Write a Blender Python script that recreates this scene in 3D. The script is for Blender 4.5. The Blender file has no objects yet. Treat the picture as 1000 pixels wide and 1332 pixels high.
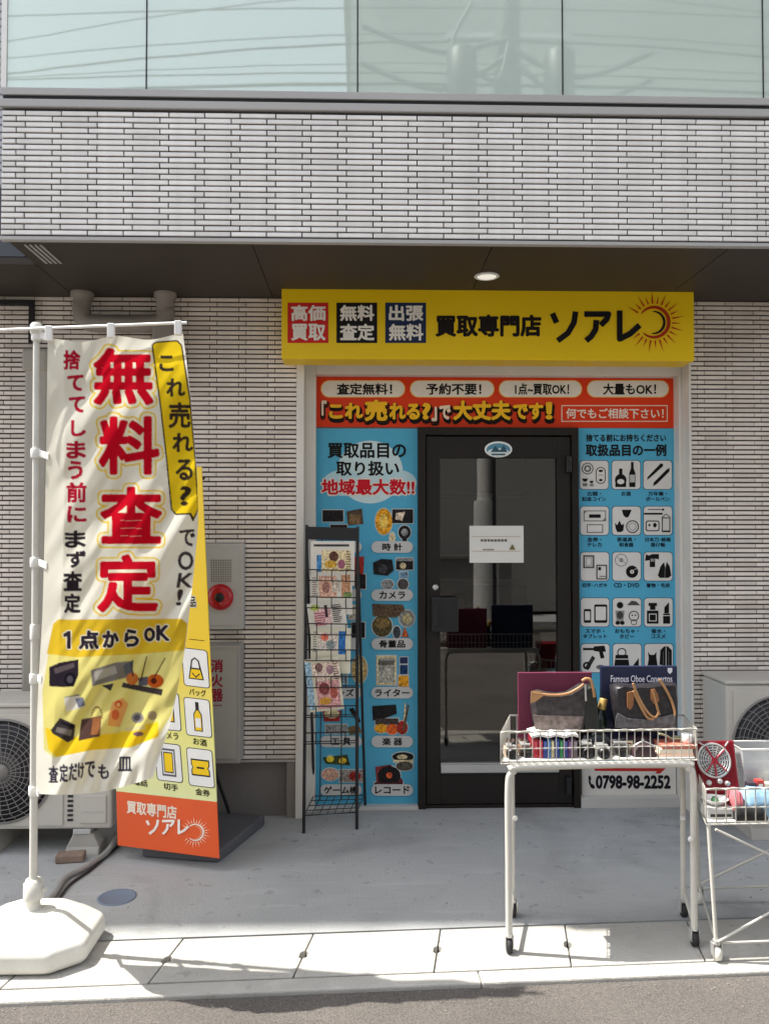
import bpy, bmesh, math, random
import numpy as np
from mathutils import Vector, Matrix, Euler
random.seed(7)
S = bpy.context.scene
COL = S.collection
R = math.radians

# ------------------------------------------------------------------ camera, world, sun, exposure
F = 1060.0
CAM = Vector((0, -4.5, 1.5))
cd = bpy.data.cameras.new('camera')
cd.sensor_fit = 'HORIZONTAL'; cd.sensor_width = 36; cd.lens = F / 1000 * 36
cd.clip_end = 500; cd.clip_start = 0.05
cam = bpy.data.objects.new('camera', cd); COL.objects.link(cam)
cam.location = CAM
cam.rotation_euler = (R(90 + 1.5), 0, R(-1.5))
S.camera = cam
RM = Euler(cam.rotation_euler).to_matrix()

SUN = Vector((-0.54, 0.09, 1.0)).normalized()
w = bpy.data.worlds.new('World'); S.world = w; w.use_nodes = True
nt = w.node_tree
sky = nt.nodes.new('ShaderNodeTexSky'); sky.sky_type = 'NISHITA'; sky.sun_disc = False
sky.sun_elevation = math.asin(SUN.z); sky.sun_rotation = math.atan2(SUN.x, SUN.y)
sky.air_density = 1.0; sky.dust_density = 2.2; sky.ozone_density = 1.0
bg = nt.nodes['Background']; bg.inputs['Strength'].default_value = 0.15
hz = nt.nodes.new('ShaderNodeHueSaturation'); hz.inputs['Saturation'].default_value = .34   # thin white haze over the sky
nt.links.new(sky.outputs[0], hz.inputs['Color']); nt.links.new(hz.outputs[0], bg.inputs[0])
sl = bpy.data.lights.new('sun', 'SUN'); sl.energy = 3.6; sl.angle = R(0.5); sl.color = (1, 0.95, 0.87)
so = bpy.data.objects.new('sun', sl); COL.objects.link(so)
so.rotation_euler = SUN.to_track_quat('Z', 'Y').to_euler(); so.location = (-6, 1, 12)
S.view_settings.view_transform = 'Standard'; S.view_settings.look = 'None'
S.view_settings.exposure = 1.3; S.view_settings.gamma = 1
S.cycles.use_denoising = True
S.cycles.max_bounces = 10; S.cycles.diffuse_bounces = 5; S.cycles.transparent_max_bounces = 16

# ------------------------------------------------------------------ picture geometry helpers
def ray(px, py):
    return RM @ Vector(((px - 500) / F, -(py - 666) / F, -1))
def at(px, py, Y):
    d = ray(px, py); return CAM + d * ((Y - CAM.y) / d.y)
def atz(px, py, z=0.0):
    d = ray(px, py); return CAM + d * ((z - CAM.z) / d.z)
class Surf:
    """a flat surface: origin, in-plane x axis, normal towards the street"""
    def __init__(s, o, ux=(1, 0, 0), n=(0, -1, 0)):
        s.o = Vector(o); s.ux = Vector(ux).normalized(); s.n = Vector(n).normalized(); s.uz = s.n.cross(s.ux)
    def uv(s, px, py):
        d = ray(px, py); p = CAM + d * ((s.o - CAM).dot(s.n) / d.dot(s.n)) - s.o
        return p.dot(s.ux), p.dot(s.uz)
    def pt(s, u, v, h=0.0):
        return s.o + s.ux * u + s.uz * v + s.n * h
    def p(s, px, py, h=0.0):
        return s.pt(*s.uv(px, py), h)
def facade(Y): return Surf((0, Y, 0))
def lin(c):
    return tuple((x / 255 / 12.92 if x / 255 <= .04045 else ((x / 255 + .055) / 1.055) ** 2.4) for x in c)

# ------------------------------------------------------------------ materials
def mat(name, col, rough=.6, noise=.12, scale=6, metal=0.0, bump=0.0, bscale=60, spec=.5, coat=0.0, fine=0.0, trans=0.0):
    """Principled with cloudy colour variation (wear) and optional bump"""
    m = bpy.data.materials.new(name); m.use_nodes = True
    t = m.node_tree; b = t.nodes['Principled BSDF']
    b.inputs['Roughness'].default_value = rough; b.inputs['Metallic'].default_value = metal
    b.inputs['Specular IOR Level'].default_value = spec; b.inputs['Coat Weight'].default_value = coat
    tc = t.nodes.new('ShaderNodeTexCoord')
    n = t.nodes.new('ShaderNodeTexNoise'); n.inputs['Scale'].default_value = scale; n.inputs['Detail'].default_value = 6
    t.links.new(tc.outputs['Object'], n.inputs['Vector'])
    rp = t.nodes.new('ShaderNodeMapRange')
    rp.inputs['From Min'].default_value = .25; rp.inputs['From Max'].default_value = .75
    rp.inputs['To Min'].default_value = 1 - noise; rp.inputs['To Max'].default_value = 1 + noise
    t.links.new(n.outputs[0], rp.inputs[0])
    mul = t.nodes.new('ShaderNodeVectorMath'); mul.operation = 'SCALE'
    mul.inputs[0].default_value = col[:3]
    src = rp.outputs[0]
    if fine:
        n2 = t.nodes.new('ShaderNodeTexNoise'); n2.inputs['Scale'].default_value = 180; n2.inputs['Detail'].default_value = 2
        t.links.new(tc.outputs['Object'], n2.inputs['Vector'])
        r2 = t.nodes.new('ShaderNodeMapRange'); r2.inputs['From Min'].default_value = .3; r2.inputs['From Max'].default_value = .7
        r2.inputs['To Min'].default_value = 1 - fine; r2.inputs['To Max'].default_value = 1 + fine
        t.links.new(n2.outputs[0], r2.inputs[0])
        mm = t.nodes.new('ShaderNodeMath'); mm.operation = 'MULTIPLY'
        t.links.new(src, mm.inputs[0]); t.links.new(r2.outputs[0], mm.inputs[1]); src = mm.outputs[0]
    t.links.new(src, mul.inputs['Scale']); t.links.new(mul.outputs[0], b.inputs['Base Color'])
    if bump:
        bn = t.nodes.new('ShaderNodeTexNoise'); bn.inputs['Scale'].default_value = bscale; bn.inputs['Detail'].default_value = 5
        t.links.new(tc.outputs['Object'], bn.inputs['Vector'])
        bp = t.nodes.new('ShaderNodeBump'); bp.inputs['Strength'].default_value = bump; bp.inputs['Distance'].default_value = .01
        t.links.new(bn.outputs[0], bp.inputs['Height']); t.links.new(bp.outputs[0], b.inputs['Normal'])

    return m
def bs(m): return m.node_tree.nodes['Principled BSDF']

def ink_material(name, rough=.45, noise=.06, spec=.4):
    m = bpy.data.materials.new(name); m.use_nodes = True; t = m.node_tree; b = t.nodes['Principled BSDF']
    a = t.nodes.new('ShaderNodeAttribute'); a.attribute_name = 'Col'
    tc = t.nodes.new('ShaderNodeTexCoord'); n = t.nodes.new('ShaderNodeTexNoise'); n.inputs['Scale'].default_value = 9
    n.inputs['Detail'].default_value = 5
    t.links.new(tc.outputs['Object'], n.inputs['Vector'])
    rp = t.nodes.new('ShaderNodeMapRange'); rp.inputs['From Min'].default_value = .25; rp.inputs['From Max'].default_value = .75
    rp.inputs['To Min'].default_value = 1 - noise; rp.inputs['To Max'].default_value = 1 + noise
    t.links.new(n.outputs[0], rp.inputs[0])
    mul = t.nodes.new('ShaderNodeVectorMath'); mul.operation = 'SCALE'
    t.links.new(a.outputs['Color'], mul.inputs[0]); t.links.new(rp.outputs[0], mul.inputs['Scale'])
    t.links.new(mul.outputs[0], b.inputs['Base Color'])
    b.inputs['Roughness'].default_value = rough; b.inputs['Specular IOR Level'].default_value = spec
    return m
INK = ink_material('printed_ink', .5, .06, .15)
def photo_material():
    """print of small photographs: the printed colour broken up by fine detail"""
    m = ink_material('printed_photo', .5, .05, .15); t = m.node_tree
    n = [x for x in t.nodes if x.type == 'TEX_NOISE'][0]; n.inputs['Scale'].default_value = 85; n.inputs['Detail'].default_value = 4
    r = [x for x in t.nodes if x.type == 'MAP_RANGE'][0]; r.inputs['To Min'].default_value = .35; r.inputs['To Max'].default_value = 2.1
    return m
PHOTO = photo_material()

def tile_material(name, base, dark):
    m = bpy.data.materials.new(name); m.use_nodes = True; t = m.node_tree; b = t.nodes['Principled BSDF']
    g = t.nodes.new('ShaderNodeNewGeometry')
    tc = t.nodes.new('ShaderNodeTexCoord'); n = t.nodes.new('ShaderNodeTexNoise'); n.inputs['Scale'].default_value = 2.5; n.inputs['Detail'].default_value = 6
    t.links.new(tc.outputs['Object'], n.inputs['Vector'])
    mp = t.nodes.new('ShaderNodeMapping'); mp.inputs['Scale'].default_value = (14, 14, 120)
    t.links.new(tc.outputs['Object'], mp.inputs[0])
    n2 = t.nodes.new('ShaderNodeTexNoise'); n2.inputs['Scale'].default_value = 1; n2.inputs['Detail'].default_value = 3
    t.links.new(mp.outputs[0], n2.inputs['Vector'])
    m1 = t.nodes.new('ShaderNodeMath'); m1.operation = 'MULTIPLY_ADD'; m1.inputs[1].default_value = .6
    t.links.new(g.outputs['Random Per Island'], m1.inputs[0]); t.links.new(n.outputs[0], m1.inputs[2])
    m2 = t.nodes.new('ShaderNodeMath'); m2.operation = 'MULTIPLY_ADD'; m2.inputs[1].default_value = .35
    t.links.new(n2.outputs[0], m2.inputs[0]); t.links.new(m1.outputs[0], m2.inputs[2])
    r = t.nodes.new('ShaderNodeMapRange'); r.inputs['From Min'].default_value = .5; r.inputs['From Max'].default_value = 1.10
    t.links.new(m2.outputs[0], r.inputs[0])
    mx = t.nodes.new('ShaderNodeMix'); mx.data_type = 'RGBA'
    mx.inputs[6].default_value = (*dark, 1); mx.inputs[7].default_value = (*base, 1)
    t.links.new(r.outputs[0], mx.inputs[0])
    mp2 = t.nodes.new('ShaderNodeMapping'); mp2.inputs['Scale'].default_value = (16, 16, .7); t.links.new(tc.outputs['Object'], mp2.inputs[0])
    n3 = t.nodes.new('ShaderNodeTexNoise'); n3.inputs['Scale'].default_value = 1; n3.inputs['Detail'].default_value = 5; t.links.new(mp2.outputs[0], n3.inputs['Vector'])
    r3 = t.nodes.new('ShaderNodeMapRange'); r3.inputs['From Min'].default_value = .35; r3.inputs['From Max'].default_value = .65; r3.inputs['To Min'].default_value = .93; r3.inputs['To Max'].default_value = 1.03; t.links.new(n3.outputs[0], r3.inputs[0])
    sc = t.nodes.new('ShaderNodeVectorMath'); sc.operation = 'SCALE'; t.links.new(mx.outputs[2], sc.inputs[0]); t.links.new(r3.outputs[0], sc.inputs['Scale'])
    t.links.new(sc.outputs[0], b.inputs['Base Color'])
    b.inputs['Roughness'].default_value = .5
    return m

def pane_material(name, tint, ior=1.55, boost=1.0):
    """clear glazing: see-through, mirror-like by Fresnel"""
    m = bpy.data.materials.new(name); m.use_nodes = True; t = m.node_tree; t.nodes.clear()
    o = t.nodes.new('ShaderNodeOutputMaterial'); mx = t.nodes.new('ShaderNodeMixShader')
    tr = t.nodes.new('ShaderNodeBsdfTransparent'); tr.inputs[0].default_value = (*tint, 1)
    gl = t.nodes.new('ShaderNodeBsdfGlossy'); gl.inputs['Roughness'].default_value = .012
    fr = t.nodes.new('ShaderNodeFresnel'); fr.inputs[0].default_value = ior
    mu = t.nodes.new('ShaderNodeMath'); mu.operation = 'MULTIPLY'; mu.inputs[1].default_value = boost; mu.use_clamp = True
    t.links.new(fr.outputs[0], mu.inputs[0]); t.links.new(mu.outputs[0], mx.inputs[0])
    t.links.new(tr.outputs[0], mx.inputs[1]); t.links.new(gl.outputs[0], mx.inputs[2]); t.links.new(mx.outputs[0], o.inputs[0])
    return m

M = {}
M['tile'] = tile_material('glazed_tile', (.89, .87, .84), (.73, .71, .685))
M['tile_low'] = tile_material('wall_tile', (.85, .775, .705), (.60, .53, .47))
M['joint'] = mat('dark_joint', (.05, .047, .046), .9, .2)
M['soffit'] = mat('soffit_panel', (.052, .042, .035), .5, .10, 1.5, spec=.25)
M['alu'] = mat('satin_aluminium', (.58, .565, .54), .42, .05, 3)
M['frame'] = mat('pale_frame', (.74, .71, .66), .4, .05, 3)
M['coping'] = mat('coping_metal', (.43, .42, .41), .45, .06, 2)
M['black'] = mat('black_gap', (.012, .012, .013), .7, .1)
M['plinth'] = mat('painted_plinth', (.20, .185, .175), .8, .12, 3, bump=.2)
M['doorframe'] = mat('dark_bronze', (.020, .016, .013), .4, .08, 3, spec=.22)
M['kick'] = mat('door_kick', (.022, .019, .017), .4, .08, 3, spec=.22)
M['steel'] = mat('brushed_steel', (.62, .62, .60), .3, .05, 8, metal=.6)
M['white'] = mat('white_paint', (.82, .81, .77), .38, .05, 8)
M['wire'] = mat('white_coated_wire', (.60, .58, .52), .35, .05, 12)
M['plastic'] = mat('white_plastic', (.64, .625, .57), .5, .10, 7, bump=.05, bscale=120, fine=.03)
M['rackblack'] = mat('black_wire', (.012, .012, .014), .4, .1)
M['rubber'] = mat('rubber', (.02, .02, .02), .7, .1)
M['taupe'] = mat('taupe_pipe', (.24, .215, .19), .6, .08, 4)
M['duct'] = mat('beige_duct', (.36, .335, .29), .55, .07, 3)
M['ac'] = mat('beige_enamel', (.53, .505, .455), .45, .06, 4)
M['grillewire'] = mat('grille_wire', (.21, .20, .19), .5, .08)
M['acdark'] = mat('dark_grille', (.018, .017, .022), .5, .1)
M['grey'] = mat('grey_enamel', (.50, .50, .49), .45, .06, 5)
M['alarmred'] = mat('alarm_red', (.50, .012, .02), .25, .05, 8)
M['standbase'] = mat('grey_weight', (.105, .105, .115), .6, .12, 5, bump=.1)
M['brick'] = mat('weathered_brick', (.24, .17, .13), .9, .25, 20, bump=.4)
M['block'] = mat('resin_block', (.43, .41, .37), .7, .12, 8)
M['cable'] = mat('black_cable', (.02, .02, .02), .5, .1)
M['hose'] = mat('grey_hose', (.30, .29, .27), .6, .1)
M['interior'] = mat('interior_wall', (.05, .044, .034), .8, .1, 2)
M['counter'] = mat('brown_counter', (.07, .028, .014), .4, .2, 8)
M['paper'] = mat('paper', (.80, .79, .74), .8, .04, 4)
M['doorglass'] = pane_material('door_glazing', (.46, .43, .36), 1.6, 2.1)

# ------------------------------------------------------------------ object helpers
OFF = {}
def tag(o, label=None, cat=None, group=None, kind=None):
    if label: o['label'] = label
    if cat: o['category'] = cat
    if group: o['group'] = group
    if kind: o['kind'] = kind
    return o
def thing(name, label, cat, loc=(0, 0, 0), group=None):
    o = bpy.data.objects.new(name, None); COL.objects.link(o); o.location = loc; o.empty_display_size = .1
    OFF[o.name] = Vector(loc)
    return tag(o, label, cat, group)
def link(name, me, parent=None, loc=None):
    o = bpy.data.objects.new(name, me); COL.objects.link(o)
    off = OFF[parent.name] if parent is not None else Vector(loc or (0, 0, 0))
    me.transform(Matrix.Translation(-off))
    OFF[o.name] = off
    if parent is not None: o.parent = parent
    else: o.location = off
    return o
def copy_tree(o, parent=None):
    c = o.copy(); COL.objects.link(c)
    if parent is not None: c.parent = parent
    for ch in list(o.children): copy_tree(ch, c)
    return c

class MB:
    """collects solid shapes, builds ONE mesh object"""
    def __init__(s): s.v = []; s.f = []; s.sm = []
    def add(s, vs, fs, smooth=False):
        k = len(s.v); s.v += [Vector(v) for v in vs]
        s.f += [tuple(i + k for i in f) for f in fs]; s.sm += [smooth] * len(fs)
        return s
    def box(s, x0, x1, y0, y1, z0, z1):
        return s.add([(x, y, z) for x in (x0, x1) for y in (y0, y1) for z in (z0, z1)],
                     [(0, 1, 3, 2), (4, 6, 7, 5), (0, 4, 5, 1), (2, 3, 7, 6), (0, 2, 6, 4), (1, 5, 7, 3)])
    def obox(s, o, a, b, c):
        """box from a corner and three edge vectors"""
        o, a, b, c = map(Vector, (o, a, b, c))
        return s.add([o + a * i + b * j + c * k for i in (0, 1) for j in (0, 1) for k in (0, 1)],
                     [(0, 1, 3, 2), (4, 6, 7, 5), (0, 4, 5, 1), (2, 3, 7, 6), (0, 2, 6, 4), (1, 5, 7, 3)])
    def prism(s, pts, d):
        d = Vector(d); n = len(pts); P = [Vector(p) for p in pts]
        s.add(P + [p + d for p in P], [tuple(range(n))[::-1], tuple(range(n, 2 * n))] + [(i, (i + 1) % n, n + (i + 1) % n, n + i) for i in range(n)])
        return s
    def loft(s, rings, cap=True, smooth=True):
        n = len(rings[0]); vs = [p for r in rings for p in r]; fs = []
        for j in range(len(rings) - 1):
            for i in range(n):
                fs.append((j * n + i, j * n + (i + 1) % n, (j + 1) * n + (i + 1) % n, (j + 1) * n + i))
        s.add(vs, fs, smooth)
        if cap:
            s.add(rings[0], [tuple(range(n))[::-1]]); s.add(rings[-1], [tuple(range(n))])
        return s
    def tube(s, pts, r, n=8, closed=False, cap=True):
        P = [Vector(p) for p in pts]; m = len(P); rs = r if isinstance(r, (list, tuple)) else [r] * m
        rings = []; prev = None
        for i, p in enumerate(P):
            a = P[i - 1] if (i or closed) else p; b = P[(i + 1) % m] if (i < m - 1 or closed) else p
            t = (b - a).normalized()
            if prev is None:
                u = t.cross(Vector((0, 0, 1)));
                if u.length < .2: u = t.cross(Vector((0, 1, 0)))
            else: u = prev - t * prev.dot(t)
            u.normalize(); prev = u; q = t.cross(u)
            rings.append([p + (u * math.cos(2 * math.pi * k / n) + q * math.sin(2 * math.pi * k / n)) * rs[i] for k in range(n)])
        if closed: rings.append(rings[0]); cap = False
        return s.loft(rings, cap)
    def lathe(s, c, prof, n=24, axis='z'):
        c = Vector(c); rings = []
        for r, h in prof:
            ring = []
            for k in range(n):
                a = 2 * math.pi * k / n; x, y = r * math.cos(a), r * math.sin(a)
                ring.append(c + (Vector((x, y, h)) if axis == 'z' else Vector((x, -h, y)) if axis == 'y' else Vector((h, x, y))))
            rings.append(ring)
        return s.loft(rings, True)
    def build(s, name, m, parent=None, bevel=0, loc=None, seg=2):
        me = bpy.data.meshes.new(name); me.from_pydata([v[:] for v in s.v], [], s.f)
        me.polygons.foreach_set('use_smooth', s.sm)
        bm = bmesh.new(); bm.from_mesh(me); bmesh.ops.recalc_face_normals(bm, faces=bm.faces); bm.to_mesh(me); bm.free()
        o = link(name, me, parent, loc); me.materials.append(m)
        if bevel:
            b = o.modifiers.new('edge', 'BEVEL'); b.width = bevel; b.segments = seg; b.limit_method = 'ANGLE'; b.angle_limit = R(40)
        return o

def curve_pts(ctrl, n=6):
    """smooth path through control points (Catmull-Rom)"""
    P = [Vector(p) for p in ctrl]; out = []
    for i in range(len(P) - 1):
        a, b, c, d = P[max(i - 1, 0)], P[i], P[i + 1], P[min(i + 2, len(P) - 1)]
        for k in range(n):
            t = k / n
            out.append(.5 * ((2 * b) + (c - a) * t + (2 * a - 5 * b + 4 * c - d) * t * t + (-a + 3 * b - 3 * c + d) * t ** 3))
    return out + [P[-1]]

# text outlines, cached per string
_TX = {}
def text_mesh(body):
    if body not in _TX:
        cu = bpy.data.curves.new('t', 'FONT'); cu.body = body; cu.resolution_u = 3
        o = bpy.data.objects.new('t', cu); me = bpy.data.meshes.new_from_object(o)
        V = np.array([v.co[:2] for v in me.vertices], float); Fc = [tuple(p.vertices) for p in me.polygons]
        bpy.data.objects.remove(o); bpy.data.curves.remove(cu); bpy.data.meshes.remove(me)
        _TX[body] = (V, Fc)
    return _TX[body]
def shifts(r):
    return [(0, 0)] if r <= 0 else [(0, 0)] + [(r * math.cos(k * math.pi / 4), r * math.sin(k * math.pi / 4)) for k in range(8)]

class Ink:
    """flat print on a surface, laid out from where it stands on that surface"""
    def __init__(s, surf, lift=.0012): s.s = surf; s.v = []; s.f = []; s.c = []; s.h = lift
    def step(s): s.h += .0002
    def raw(s, P, faces, col):
        k = len(s.v); s.v += P
        for f in faces: s.f.append(tuple(i + k for i in f)); s.c.append(lin(col))
    def poly(s, pts, col):
        s.raw([s.s.p(x, y, s.h) for x, y in pts], [tuple(range(len(pts)))], col); s.step(); return s
    def rect(s, x0, y0, x1, y1, col): return s.poly([(x0, y1), (x1, y1), (x1, y0), (x0, y0)], col)
    def rrect(s, x0, y0, x1, y1, r, col):
        pts = []
        for cx, cy, a in ((x1 - r, y1 - r, 0), (x0 + r, y1 - r, 90), (x0 + r, y0 + r, 180), (x1 - r, y0 + r, 270)):
            for k in range(6):
                t = R(a + 18 * k); pts.append((cx + r * math.cos(t), cy + r * math.sin(t)))
        return s.poly(pts, col)
    def ell(s, cx, cy, rx, ry, col, n=24, rot=0):
        c, q = math.cos(rot), math.sin(rot)
        return s.poly([(cx + rx * math.cos(2 * math.pi * k / n) * c - ry * math.sin(2 * math.pi * k / n) * q,
                        cy + rx * math.cos(2 * math.pi * k / n) * q + ry * math.sin(2 * math.pi * k / n) * c) for k in range(n)], col)
    def line(s, p, q, wd, col):
        d = Vector((q[0] - p[0], q[1] - p[1])).normalized() * wd / 2; n = (-d.y, d.x)
        return s.poly([(p[0] + n[0], p[1] + n[1]), (q[0] + n[0], q[1] + n[1]), (q[0] - n[0], q[1] - n[1]), (p[0] - n[0], p[1] - n[1])], col)
    def ring(s, cx, cy, ro, ri, col, n=28):
        P = [s.s.p(cx + r * math.cos(2 * math.pi * k / n), cy + r * math.sin(2 * math.pi * k / n), s.h) for r in (ro, ri) for k in range(n)]
        s.raw(P, [(k, (k + 1) % n, n + (k + 1) % n, n + k) for k in range(n)], col); s.step(); return s
    def frame(s, x0, y0, x1, y1, wd, col):
        s.rect(x0, y0, x1, y0 + wd, col); s.rect(x0, y1 - wd, x1, y1, col); s.rect(x0, y0 + wd, x0 + wd, y1 - wd, col)
        return s.rect(x1 - wd, y0 + wd, x1, y1 - wd, col)
    def text(s, body, x0, y0, x1, y1, col, bold=.03, skew=0, quad=None, pad=True):
        V, Fc = text_mesh(body); mn, mx = V.min(0), V.max(0)
        q = quad or [(x0 + skew, y0), (x1 + skew, y0), (x0, y1)]
        tl, tr, bl = (np.array(s.s.uv(*p)) for p in q)
        if pad: mn = mn - bold; mx = mx + bold
        for k, (dx, dy) in enumerate(shifts(bold)):
            T = (V + (dx, dy) - mn) / (mx - mn)
            U = bl + np.outer(T[:, 0], tr - tl) + np.outer(T[:, 1], tl - bl)
            s.raw([s.s.pt(a, b, s.h + k * .00003) for a, b in U], Fc, col)
        s.h += .0003; return s
    def build(s, name, parent=None, m=None, loc=None):
        me = bpy.data.meshes.new(name); me.from_pydata([v[:] for v in s.v], [], s.f)
        at_ = me.color_attributes.new('Col', 'FLOAT_COLOR', 'CORNER')
        arr = []
        for f, c in zip(s.f, s.c): arr += [c[0], c[1], c[2], 1.0] * len(f)
        if len(arr) == 4 * len(me.loops): at_.data.foreach_set('color', arr)
        o = link(name, me, parent, loc); me.materials.append(m or INK)
        return o

# ================================================================== GROUND
def struct(name, mb, m, bevel=0): return tag(mb.build(name, m, bevel=bevel), kind='structure')
def concrete(name, col, stain=.35, crack=True, streak=(1.2, 7, 1)):
    m = mat(name, col, .85, .12, 1.1, bump=.3, bscale=90, fine=.07); t = m.node_tree; b = bs(m)
    N, L = t.nodes, t.links; src = b.inputs['Base Color'].links[0].from_socket
    tc = N.new('ShaderNodeTexCoord')
    def fac(scale, lo, hi, vec=None, detail=6, dist=0.0):
        mp = N.new('ShaderNodeMapping'); mp.inputs['Scale'].default_value = vec or (1, 1, 1); L.new(tc.outputs['Object'], mp.inputs[0])
        n = N.new('ShaderNodeTexNoise'); n.inputs['Scale'].default_value = scale; n.inputs['Detail'].default_value = detail; n.inputs['Distortion'].default_value = dist; L.new(mp.outputs[0], n.inputs['Vector'])
        r = N.new('ShaderNodeMapRange'); r.inputs['From Min'].default_value = lo; r.inputs['From Max'].default_value = hi; L.new(n.outputs[0], r.inputs[0]); return r.outputs[0]
    def blend(a, f, colr, amt):
        mu = N.new('ShaderNodeMath'); mu.operation = 'MULTIPLY'; mu.inputs[1].default_value = amt; L.new(f, mu.inputs[0])
        x = N.new('ShaderNodeMix'); x.data_type = 'RGBA'; L.new(mu.outputs[0], x.inputs[0]); L.new(a, x.inputs[6]); x.inputs[7].default_value = (*colr, 1); return x.outputs[2]
    dk = tuple(c * .55 for c in col); lt = tuple(min(.8, c * 1.35) for c in col)
    src = blend(src, fac(1.7, .52, .74, None, 8, 1.0), dk, stain)          # broad stains
    src = blend(src, fac(2.0, .54, .72, streak, 6, .4), lt, .35)             # pale trowel sweeps
    src = blend(src, fac(14, .64, .70, None, 3), dk, .5)                     # small spots
    src = blend(src, fac(7, .60, .80, (1, 4, 1), 8, 2.0), (dk[0] * 1.1, dk[1], dk[2] * .85), .45)
    if crack:
        v = N.new('ShaderNodeTexVoronoi'); v.feature = 'DISTANCE_TO_EDGE'; v.inputs['Scale'].default_value = .75
        nz = N.new('ShaderNodeTexNoise'); nz.inputs['Scale'].default_value = 5; nz.inputs['Detail'].default_value = 5; L.new(tc.outputs['Object'], nz.inputs['Vector'])
        ad = N.new('ShaderNodeVectorMath'); ad.operation = 'MULTIPLY_ADD'; ad.inputs[1].default_value = (.25, .25, .25); L.new(nz.outputs['Color'], ad.inputs[0]); L.new(tc.outputs['Object'], ad.inputs[2]); L.new(ad.outputs[0], v.inputs['Vector'])
        r = N.new('ShaderNodeMapRange'); r.inputs['From Min'].default_value = .004; r.inputs['From Max'].default_value = .0; L.new(v.outputs[0], r.inputs[0])
        src = blend(src, r.outputs[0], tuple(c * .4 for c in col), .55)
    L.new(src, b.inputs['Base Color']); return m
M['concrete'] = concrete('apron_concrete', (.375, .383, .382), .6, False)
M['lid'] = concrete('lid_concrete', (.44, .425, .39), .3, False, (3, 3, 1))
def asphalt():
    m = mat('asphalt', (.122, .109, .098), .9, .2, 1.6, bump=.7, bscale=300, fine=.38); t = m.node_tree
    return m
M['asphalt'] = asphalt()
e = (atz(1000, 1250) - atz(0, 1290)); e.z = 0; e.normalize(); nrm = Vector((e.y, -e.x, 0))  # along the kerb; towards the street
back0 = atz(500, 1211); front0 = atz(500, 1268); edge0 = atz(500, 1284)
wlid = (front0 - back0).dot(nrm); wedge = (edge0 - back0).dot(nrm)
def G(a, b, z=0): return back0 + e * a + nrm * b + Vector((0, 0, z))
MB_ = MB()
MB_.prism([(-90, -90, -.12), (90, -90, -.12), (90, 90, -.12), (-90, 90, -.12)], (0, 0, .02)); struct('ground', MB_, mat('far_ground', (.2, .19, .17), .95, .2, .5))
struct('road', MB().prism([G(-40, wedge + .002, -.10), G(-40, wedge + 7.2, -.10), G(40, wedge + 7.2, -.10), G(40, wedge + .002, -.10)], (0, 0, .085)), M['asphalt'])
pv = MB()
pv.prism([G(-14, -.004, -.09), G(14, -.004, -.09), (14, 4.5, -.09), (-14, 4.5, -.09)], (0, 0, .09)); struct('pavement', pv, M['concrete'])
j0 = (atz(395, 1243) - back0).dot(e); PITCH = (atz(568, 1233) - atz(395, 1243)).length
lid = MB(); g = .0026; nd = .012; nl = .026
for k in range(-8, 9):
    a0 = j0 + k * PITCH + g; a1 = a0 + PITCH - 2 * g; b0, b1 = .008, wlid - .005; bm_ = (b0 + b1) / 2
    pts = [G(a0, b0), G(a1, b0), G(a1, bm_ - nl), G(a1 - nd, bm_ - nl * .6), G(a1 - nd, bm_ + nl * .6), G(a1, bm_ + nl), G(a1, b1), G(a0, b1),
           G(a0, bm_ + nl), G(a0 + nd, bm_ + nl * .6), G(a0 + nd, bm_ - nl * .6), G(a0, bm_ - nl)]
    lid.prism([p + Vector((0, 0, .0)) - e * (.22 * ((p - back0).dot(nrm) - bm_)) + Vector((0, 0, -.05 + random.uniform(-.001, .001))) for p in pts], (0, 0, .051))
struct('gutter', lid, M['lid'], .003)
struct('gutter_bed', MB().prism([G(-14, -.002, -.088), G(14, -.002, -.088), G(14, wlid - .001, -.088), G(-14, wlid - .001, -.088)], (0, 0, .058)), mat('packed_dirt', (.13, .115, .09), .95, .3, 20))
kb = MB()
for k in range(-5, 6):
    kb.prism([G(k * 2.0 + .3, wlid, -.09), G(k * 2.0 + 2.297, wlid, -.09), G(k * 2.0 + 2.297, wedge, -.09), G(k * 2.0 + .3, wedge, -.09)], (0, 0, .090))
struct('kerb', kb, M['lid'], .006)
gr = MB(); rnd = random.Random(21)
for k in range(420):
    if k < 230: p_ = G(rnd.uniform(-2, 2.2), wedge + abs(rnd.gauss(0, .05)) + .004, -.0145)
    else: p_ = Vector((rnd.uniform(-2.2, 2), rnd.uniform(-.36, -.16) if rnd.random() < .5 else rnd.uniform(-1.3, -.2), .0003))
    r_ = rnd.uniform(.0016, .0045); a_ = rnd.uniform(0, 3)
    gr.loft([[p_ + Vector((r_ * f * math.cos(a_ + t * 1.2566), r_ * f * math.sin(a_ + t * 1.2566) * .8, r_ * h)) for t in range(5)] for f, h in ((1, 0), (.9, .5), (.3, .8))], True, False)
tag(gr.build('grit', mat('grit_stone', (.22, .20, .17), .9, .4, 60)), 'fine grit scattered along the road edge and the forecourt', 'grit', kind='stuff')
far = MB().prism([G(-40, wedge + 7.2, -.10), G(-40, wedge + 8.4, -.10), G(40, wedge + 8.4, -.10), G(40, wedge + 7.2, -.10)], (0, 0, .15)); struct('far_pavement', far, M['concrete'])

# ================================================================== BUILDING
Yw, Yf = -.15, None
SOF = at(420, 388, Yw).z
Yf = atz(500, 316, SOF).y
B = thing('shop_building', 'white tiled building with a dark soffit, frosted balcony and street level shop front', 'building', (0, 0, 0))

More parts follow.
